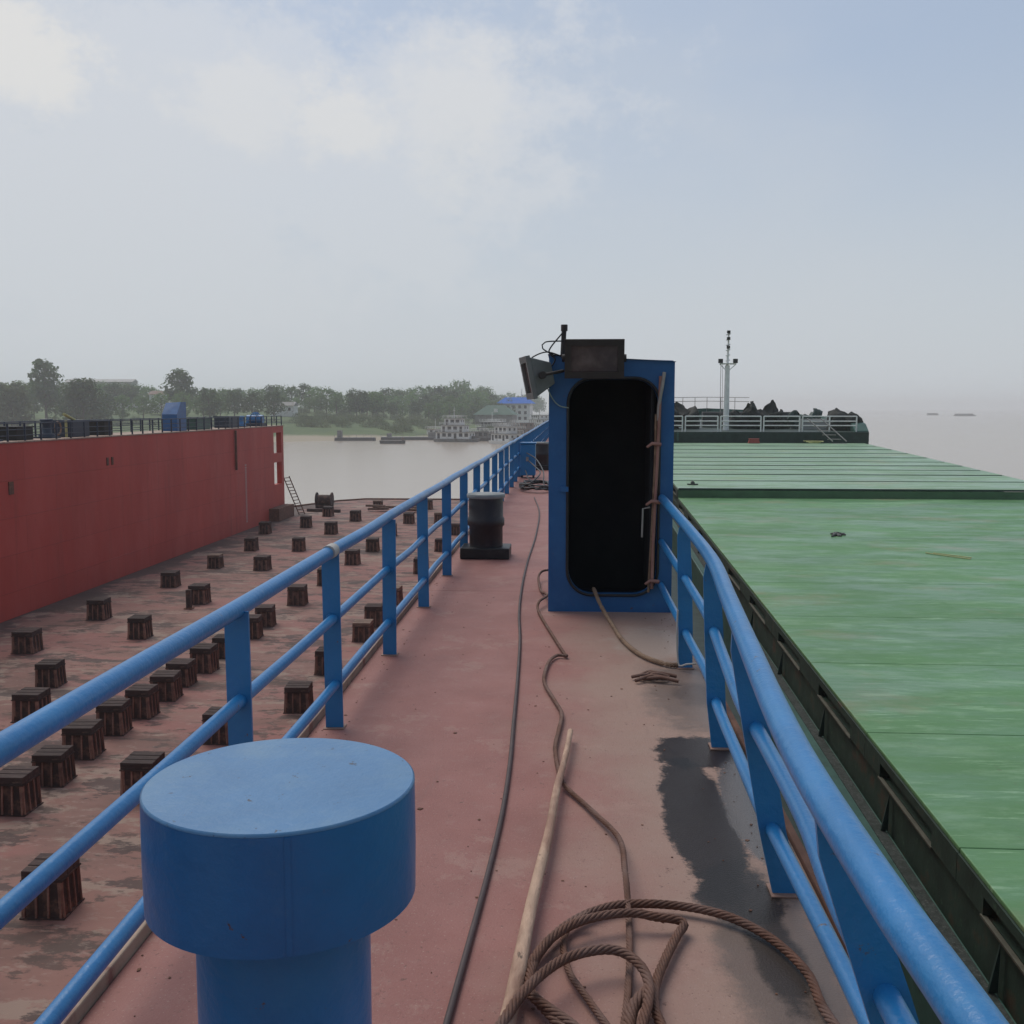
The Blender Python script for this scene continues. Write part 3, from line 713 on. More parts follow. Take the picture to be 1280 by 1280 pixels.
g = MB(); g.tube(spline(wobble(-1.20, .23, -2, 93), .4), .025, 12); g.build('lower_rail', M['blue'], left)

g = MB(); g.tube([(-1.20,5.02,.93),(-1.20,5.12,.93)], .0365, 14); g.build('tape_band', M['concrete'], left)
right = thing('guard_railing', 'blue bent railing leaning inward at the right of the doorway hut', 'railing', (.7,5,0))
RT = [(8.24,.742),(7.5,.733),(6.0,.712),(4.85,.680),(3.92,.61),(3.2,.555),(2.46,.50),(1.99,.476),(1.5,.472),(1.15,.480),(.4,.49),(-1.5,.52)]
RM = [(8.24,.742),(6.5,.733),(5.38,.72),(4.9,.699),(3.75,.633),(3.32,.631),(2.645,.620),(2.2,.590),(1.8,.584),(.4,.58),(-1.5,.60)]
RL = [(8.24,.742),(6.41,.743),(5.43,.745),(4.88,.716),(3.6,.690),(3.35,.695),(2.49,.703),(1.7,.698),(.4,.69),(-1.5,.70)]
def lat(tab, y):
    for (a,xa),(b,xb) in zip(tab, tab[1:]):
        if a >= y >= b: return xa+(xb-xa)*(a-y)/(a-b)
    return tab[-1][1]
inv = Matrix.Translation((-.7,-5,0))
for tab, z, r, nm in ((RT,.93,.033,'top_rail'),(RM,.58,.025,'middle_rail'),(RL,.23,.025,'lower_rail')):
    g = MB(); g.tube(spline([(x, y, z) for y, x in tab], .06), r, 14); o = g.build(nm, M['blue'], right); o.matrix_parent_inverse = inv
for i, y in enumerate((6.46, 4.91, 3.4, 1.82, .25)):
    g = MB(); xb = .745; pts = [(xb,.004),(lat(RL,y),.23),(lat(RM,y),.58),(lat(RT,y),.905)]
    w = .045
    pts.insert(3, (pts[2][0]*.2+pts[3][0]*.8, .84))
    ws = [w, w, w, w*.9, .026]
    for ((xa,za),(xc,zc)), wa, wc in zip(zip(pts, pts[1:]), ws, ws[1:]):
        g.add([(xa-wa,y-.007,za),(xa+wa,y-.007,za),(xc+wc,y-.007,zc),(xc-wc,y-.007,zc),(xa-wa,y+.007,za),(xa+wa,y+.007,za),(xc+wc,y+.007,zc),(xc-wc,y+.007,zc)],
              [(0,1,2,3),(7,6,5,4),(0,3,7,4),(1,5,6,2)])
        g.add([(xa-.007,y+.007,za),(xa+.007,y+.007,za),(xc+.007,y+.007,zc),(xc-.007,y+.007,zc),(xa-.007,y+.06,za),(xa+.007,y+.06,za),(xc+.007,y+.06,zc),(xc-.007,y+.06,zc)],
              [(7,6,5,4),(0,3,7,4),(1,5,6,2)])
    o = g.build('post', M['blue'], right); o.matrix_parent_inverse = inv
    q = MB(); q.box(xb-.053, xb+.055, y-.035, y+.065, .001, .006); q = q.build('base_plate', M['pad'], o)

def thin_rail(label, x, y0, y1, m):
    t = thing('guard_railing', label, 'railing', (x, y0, 0))
    a = MB(); a.tube([(0,0,.071),(0,0,.93)], .05, 6); p0 = a.build('post', m, t)
    n = int((y1-y0)/1.5)
    for i in range(1, n+1):
        p = p0.copy(); C.objects.link(p); p.location = (0, i*(y1-y0)/n, 0)
    for z, nm in ((.92,'top_rail'),(.62,'middle_rail'),(.34,'lower_rail')):
        a = MB(); a.tube([(0,0,z),(0,y1-y0,z)], .03 if z > .9 else .022, 6); a.build(nm, m, t)
thin_rail('thin dark blue railing along the near edge of the red wall top', WX-.12, 30, 92.9, M['navy'])
thin_rail('thin dark blue railing along the rear edge of the red wall top', WX-2.85, 30, 92.9, M['navy'])

# ------------------------------------------------------------------ doorway huts
HX0, HX1, HY, HD, HT = -.166, .83, 8.25, 1.7, 2.06
def rounded(x0, x1, z0, z1, r, n=8):
    pts = []
    for cx, cz, a0 in ((x1-r,z1-r,0),(x0+r,z1-r,90),(x0+r,z0+r,180),(x1-r,z0+r,270)):
        for k in range(n+1):
            a = math.radians(a0+90*k/n); pts.append((cx+r*math.cos(a), cz+r*math.sin(a)))
    return pts
def make_hut(label):
    t = thing('doorway_hut', label, 'hut', (0,0,0))
    w = HX1-HX0; W2 = w/2
    g = MB()
    ox0, ox1, oz0, oz1 = -W2+.165, -W2+.87, .15, 1.875
    ring = rounded(ox0, ox1, oz0, oz1, .19)
    n = len(ring); tl, tr = HT+.015, HT-.045
    def outer(p):
        cx, cz = (ox0+ox1)/2, (oz0+oz1)/2
        dx, dz = p[0]-cx, p[1]-cz
        zt = tl+(tr-tl)*((p[0]+W2)/w)
        ks = []
        if dx > 0: ks.append((W2-cx)/dx)
        if dx < 0: ks.append((-W2-cx)/dx)
        if dz > 0: ks.append((zt-cz)/dz)
        if dz < 0: ks.append((0-cz)/dz)
        k = min(ks); return (cx+dx*k, cz+dz*k)
    # add corner directions so that the outer outline keeps its corners
    outs = [outer(p) for p in ring]
    for y, fl in ((0, 0), (.012, 1)):
        vs = [(x,y,z) for x,z in ring]+[(x,y,z) for x,z in outs]
        fs = [(i,(i+1)%n,n+(i+1)%n,n+i) for i in range(n)]
        if not fl: fs = [f[::-1] for f in fs]
        g.add(vs, fs)
    # fill the four corners
    for sx in (-1, 1):
        for top in (0, 1):
            corner = (sx*W2, (tl if sx < 0 else tr) if top else 0)
            best = min(range(n), key=lambda i: -9 if False else (0 if (abs(outs[i][0]-corner[0])<1e-6) != (abs(outs[(i+1)%n][0]-corner[0])<1e-6) and abs(outs[i][1]-corner[1])<.8 and abs(outs[(i+1)%n][1]-corner[1])<.8 and abs(outs[i][0]-corner[0])<.8 else 1))
            a, b = outs[best], outs[(best+1)%n]
            g.add([(a[0],0,a[1]),(b[0],0,b[1]),(corner[0],0,corner[1])], [(0,1,2)])
    # reveal of the opening
    vs = [(x,0,z) for x,z in ring]+[(x,.06,z) for x,z in ring]
    g.add(vs, [(i,n+i,n+(i+1)%n,(i+1)%n) for i in range(n)])
    g.build('front_plate', M['blue_booth'], t)
    g = MB(); g.prism([(.013,0),(HD,0),(HD,1.19),(HD*.55,tl-.03),(.013,tl-.004)], 'x', -W2, -W2+.012); g.prism([(.013,0),(HD,0),(HD,1.19),(HD*.55,tr-.03),(.013,tr-.004)], 'x', W2-.012, W2); g.box(-W2+.013, W2-.013, HD-.012, HD, 0, 1.19)
    g.build('side_plates', M['blue_booth'], t)
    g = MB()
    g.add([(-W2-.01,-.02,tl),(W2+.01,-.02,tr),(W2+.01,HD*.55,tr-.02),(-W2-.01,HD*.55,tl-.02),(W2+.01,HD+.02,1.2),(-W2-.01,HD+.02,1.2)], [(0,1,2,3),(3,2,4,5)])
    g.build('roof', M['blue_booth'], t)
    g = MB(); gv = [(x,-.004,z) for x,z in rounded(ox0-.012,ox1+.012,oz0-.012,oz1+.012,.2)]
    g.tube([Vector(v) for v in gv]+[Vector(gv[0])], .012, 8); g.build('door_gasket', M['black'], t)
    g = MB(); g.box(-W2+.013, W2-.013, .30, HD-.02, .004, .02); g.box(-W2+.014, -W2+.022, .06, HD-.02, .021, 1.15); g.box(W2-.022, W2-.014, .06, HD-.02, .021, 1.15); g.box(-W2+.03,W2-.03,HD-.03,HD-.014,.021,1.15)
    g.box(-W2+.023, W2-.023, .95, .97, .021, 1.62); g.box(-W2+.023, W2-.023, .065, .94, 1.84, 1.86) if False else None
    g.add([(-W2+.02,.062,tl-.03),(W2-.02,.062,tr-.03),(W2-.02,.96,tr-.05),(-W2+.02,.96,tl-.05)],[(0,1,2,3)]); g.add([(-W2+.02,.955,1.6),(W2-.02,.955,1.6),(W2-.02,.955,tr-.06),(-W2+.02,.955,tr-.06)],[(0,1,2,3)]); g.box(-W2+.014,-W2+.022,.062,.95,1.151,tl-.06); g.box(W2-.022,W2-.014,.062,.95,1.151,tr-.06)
    g.build('shade_lining', M['inside'], t)  # dark sheets behind the doorway, added to paint the interior shade
    return t, (ox0, ox1, oz0, oz1, W2)
hut_, (ox0, ox1, oz0, oz1, W2) = make_hut('blue steel doorway hut with an open dark rounded doorway, on the walkway')
cx0 = (HX0+HX1)/2
# the door swung inwards, edge and closing gear seen at the right jamb
d = MB(); d.box(ox1-.055, ox1-.02, .07, .66, oz0+.02, oz1-.03); dr = d.build('door', M['inside'], hut_, bevel=.01)
for dx, y, xb, zt, zb, mm, r in ((.012,-.03,-.035,1.90,.20,'rubber',.013),(-.020,-.025,-.062,1.60,.17,'hemp',.010),(.040,-.035,.0,1.93,1.55,'galv',.014)):
    g = MB(); g.tube(spline([(ox1+dx, y, zt),(ox1+dx*.6+xb*.2, y-.01, zt*.7+zb*.3),(ox1+xb*.7, y, zt*.3+zb*.7),(ox1+xb, y, zb)], .08), r, 8); g.build('door_bar', M[mm], dr)
for z in (.90, .26, 1.36):
    g = MB(); g.tube([(ox1+.02,-.045,z),(ox1-.05,-.06,z+.01),(ox1-.09,-.05,z-.02)], [.016,.014,.010], 8); g.lathe([(.022,0),(.022,.05)], 10, (ox1-.02,-.04)) if False else None; g.build('door_dog', M['rubber'], dr)
g = MB(); g.tube([(ox1-.06,-.04,.86),(ox1-.115,-.05,.85),(ox1-.12,-.05,.62)], .008, 6); g.build('door_handle', M['galv'], dr)
g = MB(); g.box(-W2+.10,-W2+.16,-.03,-.003,.98,1.02); g.build('latch_plate', M['blue_booth'], hut_)
hut_.location = (cx0, HY, 0)
h2, _ = make_hut('blue sloped hut standing on top of the red wall')
h2.location = (-27.4, 71.0, .004); h2.rotation_euler.z = PI
h2.scale = (1.05,1.0,1.0)
h3, _ = make_hut('small dark blue hut far along the walkway, mostly behind the doorway hut')
h3.location = (-.25, 58, 0); h3.scale = (1,1,.55)

# floodlights on the hut
def floodlight(label, mh, loc, rot, w, h, dpt):
    t = thing('floodlight', label, 'floodlight', loc); t.rotation_euler = rot
    g = MB(); g.frustum((-w/2,w/2,-h/2,h/2), (-w*.27,w*.27,-h*.27,h*.27), 0, dpt)
    g.build('housing', mh, t, bevel=.008)
    g = MB()
    for (a,b,c,d) in ((-w/2-.015,w/2+.015,-h/2-.015,-h/2+.035),(-w/2-.015,w/2+.015,h/2-.035,h/2+.015),(-w/2-.015,-w/2+.035,-h/2+.036,h/2-.036),(w/2-.035,w/2+.015,-h/2+.036,h/2-.036)):
        g.box(a,b,c,d,-.035,-.001)
    g.build('bezel', mh, t)
    g = MB(); g.box(-w/2+.036,w/2-.036,-h/2+.036,h/2-.036,-.016,-.003); g.build('lens', M['glass'], t)
    g = MB(); g.tube([(-w/2-.02,0,dpt*.4),(-w/2-.04,0,dpt+.06),(w/2+.04,0,dpt+.06),(w/2+.02,0,dpt*.4)], .012, 6); g.build('bracket', M['lamp_dark'], t)
    for s in (-1,1):
        g = MB(); g.tube([(s*(w/2+.0),0,dpt*.4),(s*(w/2+.035),0,dpt*.4)], .03, 10); g.build('knob', M['lamp_dark'], t)
    return t
# local -z is the shining direction; front lamp faces the camera
floodlight('square dark floodlight mounted above the hut doorway, lens facing forward', M['lamp_dark'], (HX0+.355, HY-.20, 2.03), (-PI/2+.12, 0, 0), .43, .27, .14)
floodlight('grey floodlight turned sideways off the left top corner of the hut', M['lamp_grey'], (HX0-.145, HY-.06, 1.89), Vector((.965,.20,.20)).to_track_quat('Z','Y').to_euler(), .30, .31, .17)
g = MB(); g.tube([(HX0+.105, HY+.05, 1.98),(HX0+.12, HY+.05, 2.30)], .020, 8); g.tube([(HX0+.12, HY+.05, 2.26),(HX0+.12,HY+.05,2.31)], .027, 8)
tag(g.build('lamp_pole', M['lamp_dark']), 'short dark pole sticking up behind the square floodlight', 'pole')
g = MB()
for pts in (((HX0+.11,HY+.03,2.25),(HX0+.0,HY-.02,2.1),(HX0+.05,HY-.03,2.03),(HX0-.02,HY-.02,1.95),(HX0-.1,HY-.02,2.0)),
            ((HX0+.1,HY+.0,2.06),(HX0-.02,HY-.04,2.09),(HX0-.13,HY-.03,2.05),(HX0-.18,HY-.04,1.99)),
            ((HX0+.11,HY+.02,2.18),(HX0-.03,HY,2.17),(HX0-.05,HY,2.12),(HX0+.05,HY-.02,2.06))):
    g.tube(spline(pts, .02), .006, 6)
tag(g.build('lamp_cable', M['black']), 'loose black lamp cables looped at the left top corner of the hut', 'cable')
g = MB(); g.tube(spline([(HX0-.03,HY-.03,1.86),(HX0+.02,HY-.025,1.74),(HX0+.08,HY-.015,1.67),(HX0+.16,HY-.012,1.65)], .02), .005, 6)
tag(g.build('thin_wire', mat('pale_green_wire', (.30,.42,.38), .5)), 'thin pale green wire from the grey floodlight into the doorway', 'wire')

# ------------------------------------------------------------------ bollards and walkway kit
t = thing('bollard', 'large bright blue bollard with a broad round cap in the foreground', 'bollard', (-.622, 2.13, 0))
g = MB(); g.lathe([(.188,.02),(.188,.597)], 56); g.build('post', M['blue'], t)
g = MB(); g.lathe([(.19,.596),(.289,.596)], 96, smooth=False); g.lathe([(.289,.596),(.2905,.70),(.2895,.838)], 96); g.box(.2888,.2912,-.006,.006,.598,.836, Matrix.Rotation(math.radians(-72),4,'Z')); g.tube([(.191*math.cos(k/48*2*PI),.191*math.sin(k/48*2*PI),.594+.002*math.sin(k*2.7)) for k in range(49)], .006, 6); g.build('cap', M['blue_cap'], t)
g = MB(); g.lathe([(.2897,.8385),(.2893,.8425),(.2855,.8455)], 96); g.build('cap_plate', M['cap_sheen'], t)
g = MB(); g.box(-.4,.4,-.3,.3,.003,.02); g.build('base_plate', M['blue'], t, bevel=.005)
def dark_bollard(label, loc, s=1):
    t = thing('bollard', label, 'bollard', loc); t.scale = (s,s,s)
    g = MB(); g.lathe([(.185,.125),(.185,.34),(.205,.36),(.205,.43),(.19,.45),(.19,.66)], 40); g.build('post', M['bollard_dark'], t)
    g = MB(); g.lathe([(.205,.66),(.212,.668),(.212,.70),(.205,.708),(.0001,.712)], 40); g.build('cap', M['bollard_top'], t)
    g = MB(); g.box(-.27,.27,-.22,.22,.003,.123); g.build('base_plate', M['black'], t, bevel=.01)
dark_bollard('black bollard on a square base by the left railing', (-.92, 11.3, 0))
dark_bollard('second black bollard farther along, beside the left edge of the doorway hut', (-.72, 27.5, 0), 1.05)

t = thing('locker', 'blue steel locker standing against the left railing', 'locker', (-1.0, 24.4, 0))
g = MB(); g.box(-.16,.20,-.2,.2,.06,.80); g.build('cabinet', M['blue'], t, bevel=.02)
g = MB(); g.box(-.18,.22,-.22,.22,.803,.84); g.build('lid', M['blue'], t, bevel=.008)
g = MB(); g.box(-.02,.04,-.225,-.202,.4,.5); g.build('handle', M['galv'], t)
for sx in (-.12,.15):
    g = MB(); g.box(sx-.02,sx+.02,-.15,.15,.003,.058); g.build('foot', M['navy'], t)

g = MB(); rnd = random.Random(3)
pts = []
for i in range(64):
    a = i*.55; r = .24+rnd.uniform(-.09,.09)
    pts.append((-.62+math.cos(a)*r*1.2, 20.6+math.sin(a)*r*2.6, .03+.0016*i+rnd.uniform(0,.05)))
pts += [(-.6,21.2,.30),(-.75,22.6,.36),(-.95,24.0,.42)]
g.tube(spline(pts, .06), .016, 7)
g.tube(spline([(-1.0,24.1,.6),(-.75,23.2,.5),(-.55,21.8,.30),(-.5,20.9,.08),(-.2,20.4,.03)], .06), .014, 7)
g.tube(spline([(-1.02,23.9,.2),(-.85,22.2,.10),(-.5,21.5,.12),(-.2,21.2,.1),(0,21.4,.06)], .06), .014, 7)
tag(g.build('hose_coil', M['black']), 'tangled heap of black hose on the walkway beyond the black bollard', 'hose')

def deck_path(pix, z):
    return [at(x, y, zz) for (x, y), zz in zip(pix, z if isinstance(z, (list, tuple)) else [z]*len(pix))]
# thin cable
cp = [(668,622),(674,640),(670,668),(660,700),(653,730),(649,765),(650,800),(647,850),(642,905),(638,950),(630,1005),(618,1060),(604,1115),(586,1180),(568,1245),(550,1310)]
g = MB(); g.tube(spline(deck_path(cp, .012), .05), .0105, 8)
tag(g.build('power_cable', M['cable']), 'thin dark cable lying straight along the middle of the walkway', 'cable')
# wooden pole
a, b = at(713,914,.05), at(628,1300,.05)
pts = [a.lerp(b, i/14)+Vector((.003*math.sin(i*1.1), 0, .002*math.sin(i*1.7))) for i in range(15)]
g = MB(); g.tube(pts, [.0125+.0008*i+.0012*(i % 4 == 0) for i in range(15)], 12)
tag(g.build('wooden_pole', M['wood']), 'pale thin wooden pole lying among the ropes', 'pole')
# rusty rope running from the hut and its foreground coil
R = .0148
r1 = [(690,712),(678,714),(673,722),(676,738),(684,744),(674,752),(673,764),(688,790),(704,815),(708,820),(697,819),(687,826),(681,841),(681,855),(694,877),(702,893),(698,915),(694,935),(698,962),(706,982),(737,1011),(773,1047),(781,1088),(785,1132),(787,1190),(784,1250),(775,1310)]
z1 = [.10,.09,.05,.02,.06,.06,.02]+[.02]*14+[.04,.075,.03,.02,.02,.02,.02]
z1 = (z1+[.02]*len(r1))[:len(r1)]
g = MB(); rope(g, spline(deck_path(r1, z1), .02), R*.78, .11)
tag(g.build('wire_rope', M['wire']), 'rusty rope snaking along the walkway from the left side of the hut', 'rope')
g = MB()
r2 = [(1080,1330),(1030,1262),(1008,1215),(962,1172),(905,1144),(845,1132),(785,1130),(742,1139),(706,1158),(678,1186),(664,1212),(662,1240),(688,1262),(716,1282),(745,1310)]
rope(g, spline(deck_path(r2, [.022]*4+[.03]*6+[.045]*5), .015), R, .14)
r3 = [(745,1330),(660,1235),(664,1205),(690,1172),(730,1150),(785,1141),(820,1146),(847,1150),(855,1156),(846,1170),(832,1198),(820,1228),(818,1258),(828,1285),(845,1320)]
rope(g, spline(deck_path(r3, [.04,.03,.045,.055,.06,.06,.05,.04,.035,.03,.03,.03,.03,.03,.03]), .015), R, .14)
r4 = [(606,1310),(632,1272),(652,1243),(682,1214),(712,1196),(752,1187),(780,1191),(802,1209),(811,1232),(808,1262),(795,1300),(775,1350)]
rope(g, spline(deck_path(r4, [.06,.075,.085,.09,.085,.08,.075,.07,.065,.06,.05,.04]), .015), R*1.02, .14)
r5 = [(735,1142),(712,1158),(704,1182),(712,1216),(732,1245),(760,1284),(785,1320)]
rope(g, spline(deck_path(r5, [.05,.03,.022,.022,.022,.022,.022]), .015), R*.72, .11)
r6 = [(790,1330),(786,1290),(790,1262),(802,1246),(811,1236)]
rope(g, spline(deck_path(r6, [.03,.03,.04,.05,.06]), .015), R*1.25, .14)
tag(g.build('rope_coil', M['wire']), 'loose coil of thick rusty twisted rope at the bottom of the picture', 'rope')
# tan rope out of the doorway
rp = [(742,735),(750,740),(757,760),(766,782),(778,800),(800,818),(828,829),(846,831),(853,824),(858,818)]
pp = deck_path(rp, .02); pp[0] = Vector((.205,8.36,.17)); pp[1] = Vector((.215,8.20,.168)); pp[2] = Vector((.262,8.08,.075))
g = MB(); rope(g, spline(pp, .02), .017, .10)
tag(g.build('hemp_rope', M['hemp']), 'frayed tan rope trailing from the doorway sill to the right railing', 'rope')
g = MB(); rnd = random.Random(5)
for k in range(9):
    c = at(812+rnd.uniform(-14,14), 848+rnd.uniform(-3,3), .02); a = rnd.uniform(-.4,.4)
    d = Vector((math.cos(a), math.sin(a)*1.3, 0))*rnd.uniform(.05,.11)
    g.tube(spline([c-d, c+Vector((0,rnd.uniform(-.06,.06),.015)), c+d], .02), .011, 6)
tag(g.build('rope_scrap', M['wire']), 'small dark heap of frayed rope on the deck below the doorway', 'rope scrap')
g = MB(); g.tube(spline([(.69,6.44,.38),(.685,6.43,.25),(.69,6.42,.10),(.70,6.40,.03),(.74,6.36,.05),(.80,6.34,.06)], .03), .006, 6)
tag(g.build('string', M['concrete']), 'thin pale string hanging on the first right railing post from the hut', 'string')

g = MB(); rnd = random.Random(21)
for k in range(420):
    y = 1.6+rnd.random()**1.6*9; x = rnd.uniform(-1.25,.80)
    if rnd.random() < .5: x = rnd.choice((-1.27,.80))+rnd.gauss(0,.07)
    if not -1.29 < x < .83 or (-.17 < x and y > 8.2): continue
    r_ = rnd.uniform(.002,.006)*(1 if rnd.random() < .93 else 2.2); a = rnd.uniform(0,6.28)
    pts = [(x+math.cos(a+q*1.5708)*r_*rnd.uniform(.6,1.4), y+math.sin(a+q*1.5708)*r_*rnd.uniform(.6,1.4)) for q in range(4)]
    g.prism(pts, 'z', .0008, rnd.uniform(.0018,.0035))
tag(g.build('rust_flakes', M['rust']), kind='stuff')
# ------------------------------------------------------------------ keel blocks
kb = thing('keel_block', '', 'keel block')
g = MB()
g.frustum((-.50,.50,-.50,.50), (-.45,.45,-.45,.45), 0, .82)
g.box(-.52,.52,-.52,.52,.831,.87); g.box(-.56,.56,-.56,.56,-.001,.03); g.box(-.485,.485,-.485,.485,.36,.42)
g.build('steel_stand', M['block_steel'], kb)
g = MB()
for sgn in (-1, 1):
    for k in range(4):
        x = -.46+k*.307
        g.frustum((x-.026,x+.026,min(sgn*.40,sgn*.545),max(sgn*.40,sgn*.545)), (x-.026,x+.026,min(sgn*.38,sgn*.495),max(sgn*.38,sgn*.495)), .004, .83)
        g.frustum((min(sgn*.40,sgn*.545),max(sgn*.40,sgn*.545),x-.026,x+.026), (min(sgn*.38,sgn*.495),max(sgn*.38,sgn*.495),x-.026,x+.026), .006, .828)
g.build('ribs', M['block_rib'], kb)
g = MB()
for k in range(3): g.box(-.50,.50,-.50+k*.335,-.50+k*.335+.325,.873,1.07+.012*k)
kt = g.build('timber_cap', M['block_wood'], kb, bevel=.012)
ROWS = {
 'row nearest the red wall': (-22.0, [39.4,46.0,54.8,61.6,69.3,78.9,83.3,92.1]),
 'second row from the red wall': (-18.65, [34.5,42.2,50.1,60.9,69.3,79,88.3,98.9]),
 'long middle row': (-13.75, [21.2,23.3,25.2,27.3,29.4,31.1,33.1,34.9,36.8,39.0,42.5,44.9,50.0,55.8,63.4,69.5,78,86.7,99.2]),
 'row nearest the railing': (-8.9, [18.4,24.5,28.8,32.0,36.8,42.2,45.2,50.5,60.2,69.8,79.0,86.9]),
}
shift = {18.4:-1.4, 24.5:-1.9, 28.8:-1.5, 30.5:1.6, 78.9:-2.0, 86.9:-2.3}
ORD = 'first second third fourth fifth sixth seventh eighth ninth tenth eleventh twelfth thirteenth fourteenth fifteenth sixteenth seventeenth eighteenth nineteenth twentieth'.split()
first = True; rnd = random.Random(11)
for rn, (x, ysr) in ROWS.items():
    for i, y in enumerate(ysr):
        k = kb if first else copy_tree(kb); first = False
        k.location = (x+shift.get(y, 0)+rnd.uniform(-.15,.15), y+.52, FLOOR_Z+.002)
        k.rotation_euler.z = rnd.uniform(-.07,.07); q_ = .80*rnd.uniform(.94,1.06); k.scale = (q_, q_, .84*rnd.uniform(.92,1.08)); k.rotation_euler.x = rnd.uniform(-.015,.015)
        k['label'] = 'dark %s keel block from the camera in the %s' % (ORD[i], rn)
        k['group'] = 'keel blocks on the dock floor'
        if rnd.random() < .10:
            for c_ in k.children:
                if c_.name.startswith('timber'):
                    c_.data = c_.data.copy(); c_.data.materials[0] = M['block_wood_pale']
k = copy_tree(kb); k.location = (-17.1,31.1,FLOOR_Z+.002); k['label'] = 'dark keel block standing alone between two rows at the left edge'; k['group'] = 'keel blocks on the dock floor'
# timber lying on the floor
g = MB(); g.box(-1.7,1.7,-.15,.15,0,.28)
o = g.build('timber_beam', M['block_wood'], loc=(-23.4,96.4,FLOOR_Z+.003), bevel=.02); o.rotation_euler.z = -.2
tag(o, 'dark timber beam lying on the dock floor near the ladder foot', 'beam')
t = thing('mooring_winch', 'small dark winch on the dock floor just right of the ladder', 'winch', (-24.3,100.5,FLOOR_Z+.003))
g = MB(); g.box(-.8,.8,-.5,.5,0,.3); g.build('base', M['block_steel'], t)
g = MB(); g.tube([(-.7,0,.8),(.7,0,.8)], .5, 14); g.build('drum', M['block_steel'], t)
for s in (-.75,.75):
    g = MB(); g.tube([(s-.05,0,.8),(s+.05,0,.8)], .75, 14); g.build('flange', M['block_steel'], t)
g = MB(); rnd = random.Random(8)
for k in range(7):
    a = rnd.uniform(-.6,.6); c = Vector((rnd.uniform(-2,2), rnd.uniform(-1,1), .2+k*.07))
    g.box(-1.0,1.0,-.14,.14,-.1,.1, Matrix.Translation(c) @ Matrix.Rotation(a,4,'Z'))
tag(g.build('timber_pile', M['block_wood_pale'], loc=(-16.6,97.5,FLOOR_Z)), 'untidy pile of old timber near the far end of the dock floor', 'timber pile')
t = thing('stanchion', 'short upright steel stub beside a keel block left of the railing', 'stub', (-18.75,49.1,FLOOR_Z))
g = MB(); g.box(-.11,.11,-.11,.11,0,.95); g.build('tube', M['block_steel'], t); g = MB(); g.box(-.2,.2,-.2,.2,.001,.05); g.build('foot', M['rust'], t)

# ------------------------------------------------------------------ deck gear on top of the red wall
def capstan(label, y, x, m, h=.95):
    t = thing('capstan', label, 'capstan', (x,y,.07))
    g = MB(); g.lathe([(.42,.0),(.42,.18),(.25,.26),(.22,h-.3),(.34,h-.06),(.30,h),(.0001,h+.02)], 16); g.build('drum', m, t)
    g = MB(); g.box(-.5,.5,-.5,.5,.0,.08); g.build('base', M['navy'], t)
capstan('dark blue capstan at the left end of the red wall railing', 47.2, -27.5, M['navy'])
capstan('dark blue capstan on the red wall by the yellow hoist', 52.6, -27.4, M['navy'], 1.0)
capstan('blue capstan on the red wall nearest its far end', 85.2, -27.6, M['blue'], .9)
def crate(label, y, x, m, w, d, h):
    t = thing('deck_locker', label, 'locker', (x,y,.071))
    g = MB(); g.box(-w/2,w/2,-d/2,d/2,0,h); g.build('cabinet', m, t, bevel=.03)
    g = MB(); g.box(-w/2-.04,w/2+.04,-d/2-.04,d/2+.04,h+.003,h+.07); g.build('lid', m, t)
crate('low dark locker on the red wall, left of the blue capstan', 49.5, -27.6, M['tarp'], 1.4, 1.6, .6)
crate('dark navy locker on the red wall beside the yellow hoist', 55.6, -27.6, M['navy'], 1.2, 2.0, .85)
crate('dark square locker on the red wall left of the bare railing stretch', 59.0, -27.6, M['tarp'], 1.2, 1.1, .8)
crate('long teal locker on the red wall right of the blue hut', 75.0, -27.7, M['shipteal'], 1.2, 3.0, .75)
crate('navy locker on the red wall near its far end', 82.0, -27.7, M['navy'], 1.2, 2.6, .85)
t = thing('hoist', 'small yellowish hoist with a slanted arm on the red wall', 'hoist', (-27.2,54.3,.07))
g = MB(); g.tube([(0,0,0),(0,0,.9)], .07, 8); g.build('post', M['yellow'], t)
g = MB(); g.tube([(0,-.2,1.25),(0,1.0,.9)], .08, 8); g.build('arm', M['yellow'], t)
g = MB(); g.tube([(0,-.9+.35*math.cos(a/8*2*PI),.5+.35*math.sin(a/8*2*PI)) for a in range(9)], .05, 6); g.build('wheel', M['hemp'], t)
t = thing('windlass', 'tangle of blue winch gear at the far end of the red wall', 'winch', (-27.4,88.6,.07))
g = MB(); g.box(-.7,.7,-.9,.9,0,.25); g.build('base', M['navy'], t)
g = MB(); g.tube([(-.7,0,.6),(.7,0,.6)], .38, 14); g.build('drum', M['blue'], t)
g = MB()
for k in range(5): g.tube(spline([(-.6,-.9+k*.3,.2),(0,-.6+k*.3,1.1+.1*(k%2)),(.6,-.5+k*.35,.5)], .1), .04, 6)
g.build('frame', M['blue'], t)

# ------------------------------------------------------------------ the green cargo ship alongside
SB = Vector((11.3, 30, -13.0))                       # base in the ship's own axes, measured from the eye
SROT = Matrix.Rotation(YAW*0, 4, 'Z')
ship = thing('cargo_ship', 'dark green cargo ship with long green hatch covers moored beside the walkway', 'ship')
yaw_s, pit_s = math.radians(-.67), math.radians(1.65)
RS = (Matrix.Rotation(yaw_s, 4, 'Z') @ Matrix.Rotation(pit_s, 4, 'X'))
ship.matrix_world = Matrix.Translation(EYE) @ RS @ Matrix.Translation(SB)
def sp(mbx, name, m, parent=ship, bevel=0, label=None):
    mbx.v = [tuple(Vector(v)-SB) for v in mbx.v] if parent is ship else mbx.v
    return mbx.build(name, m, parent, bevel, label=label)
XL, XR = 3.83, 18.8
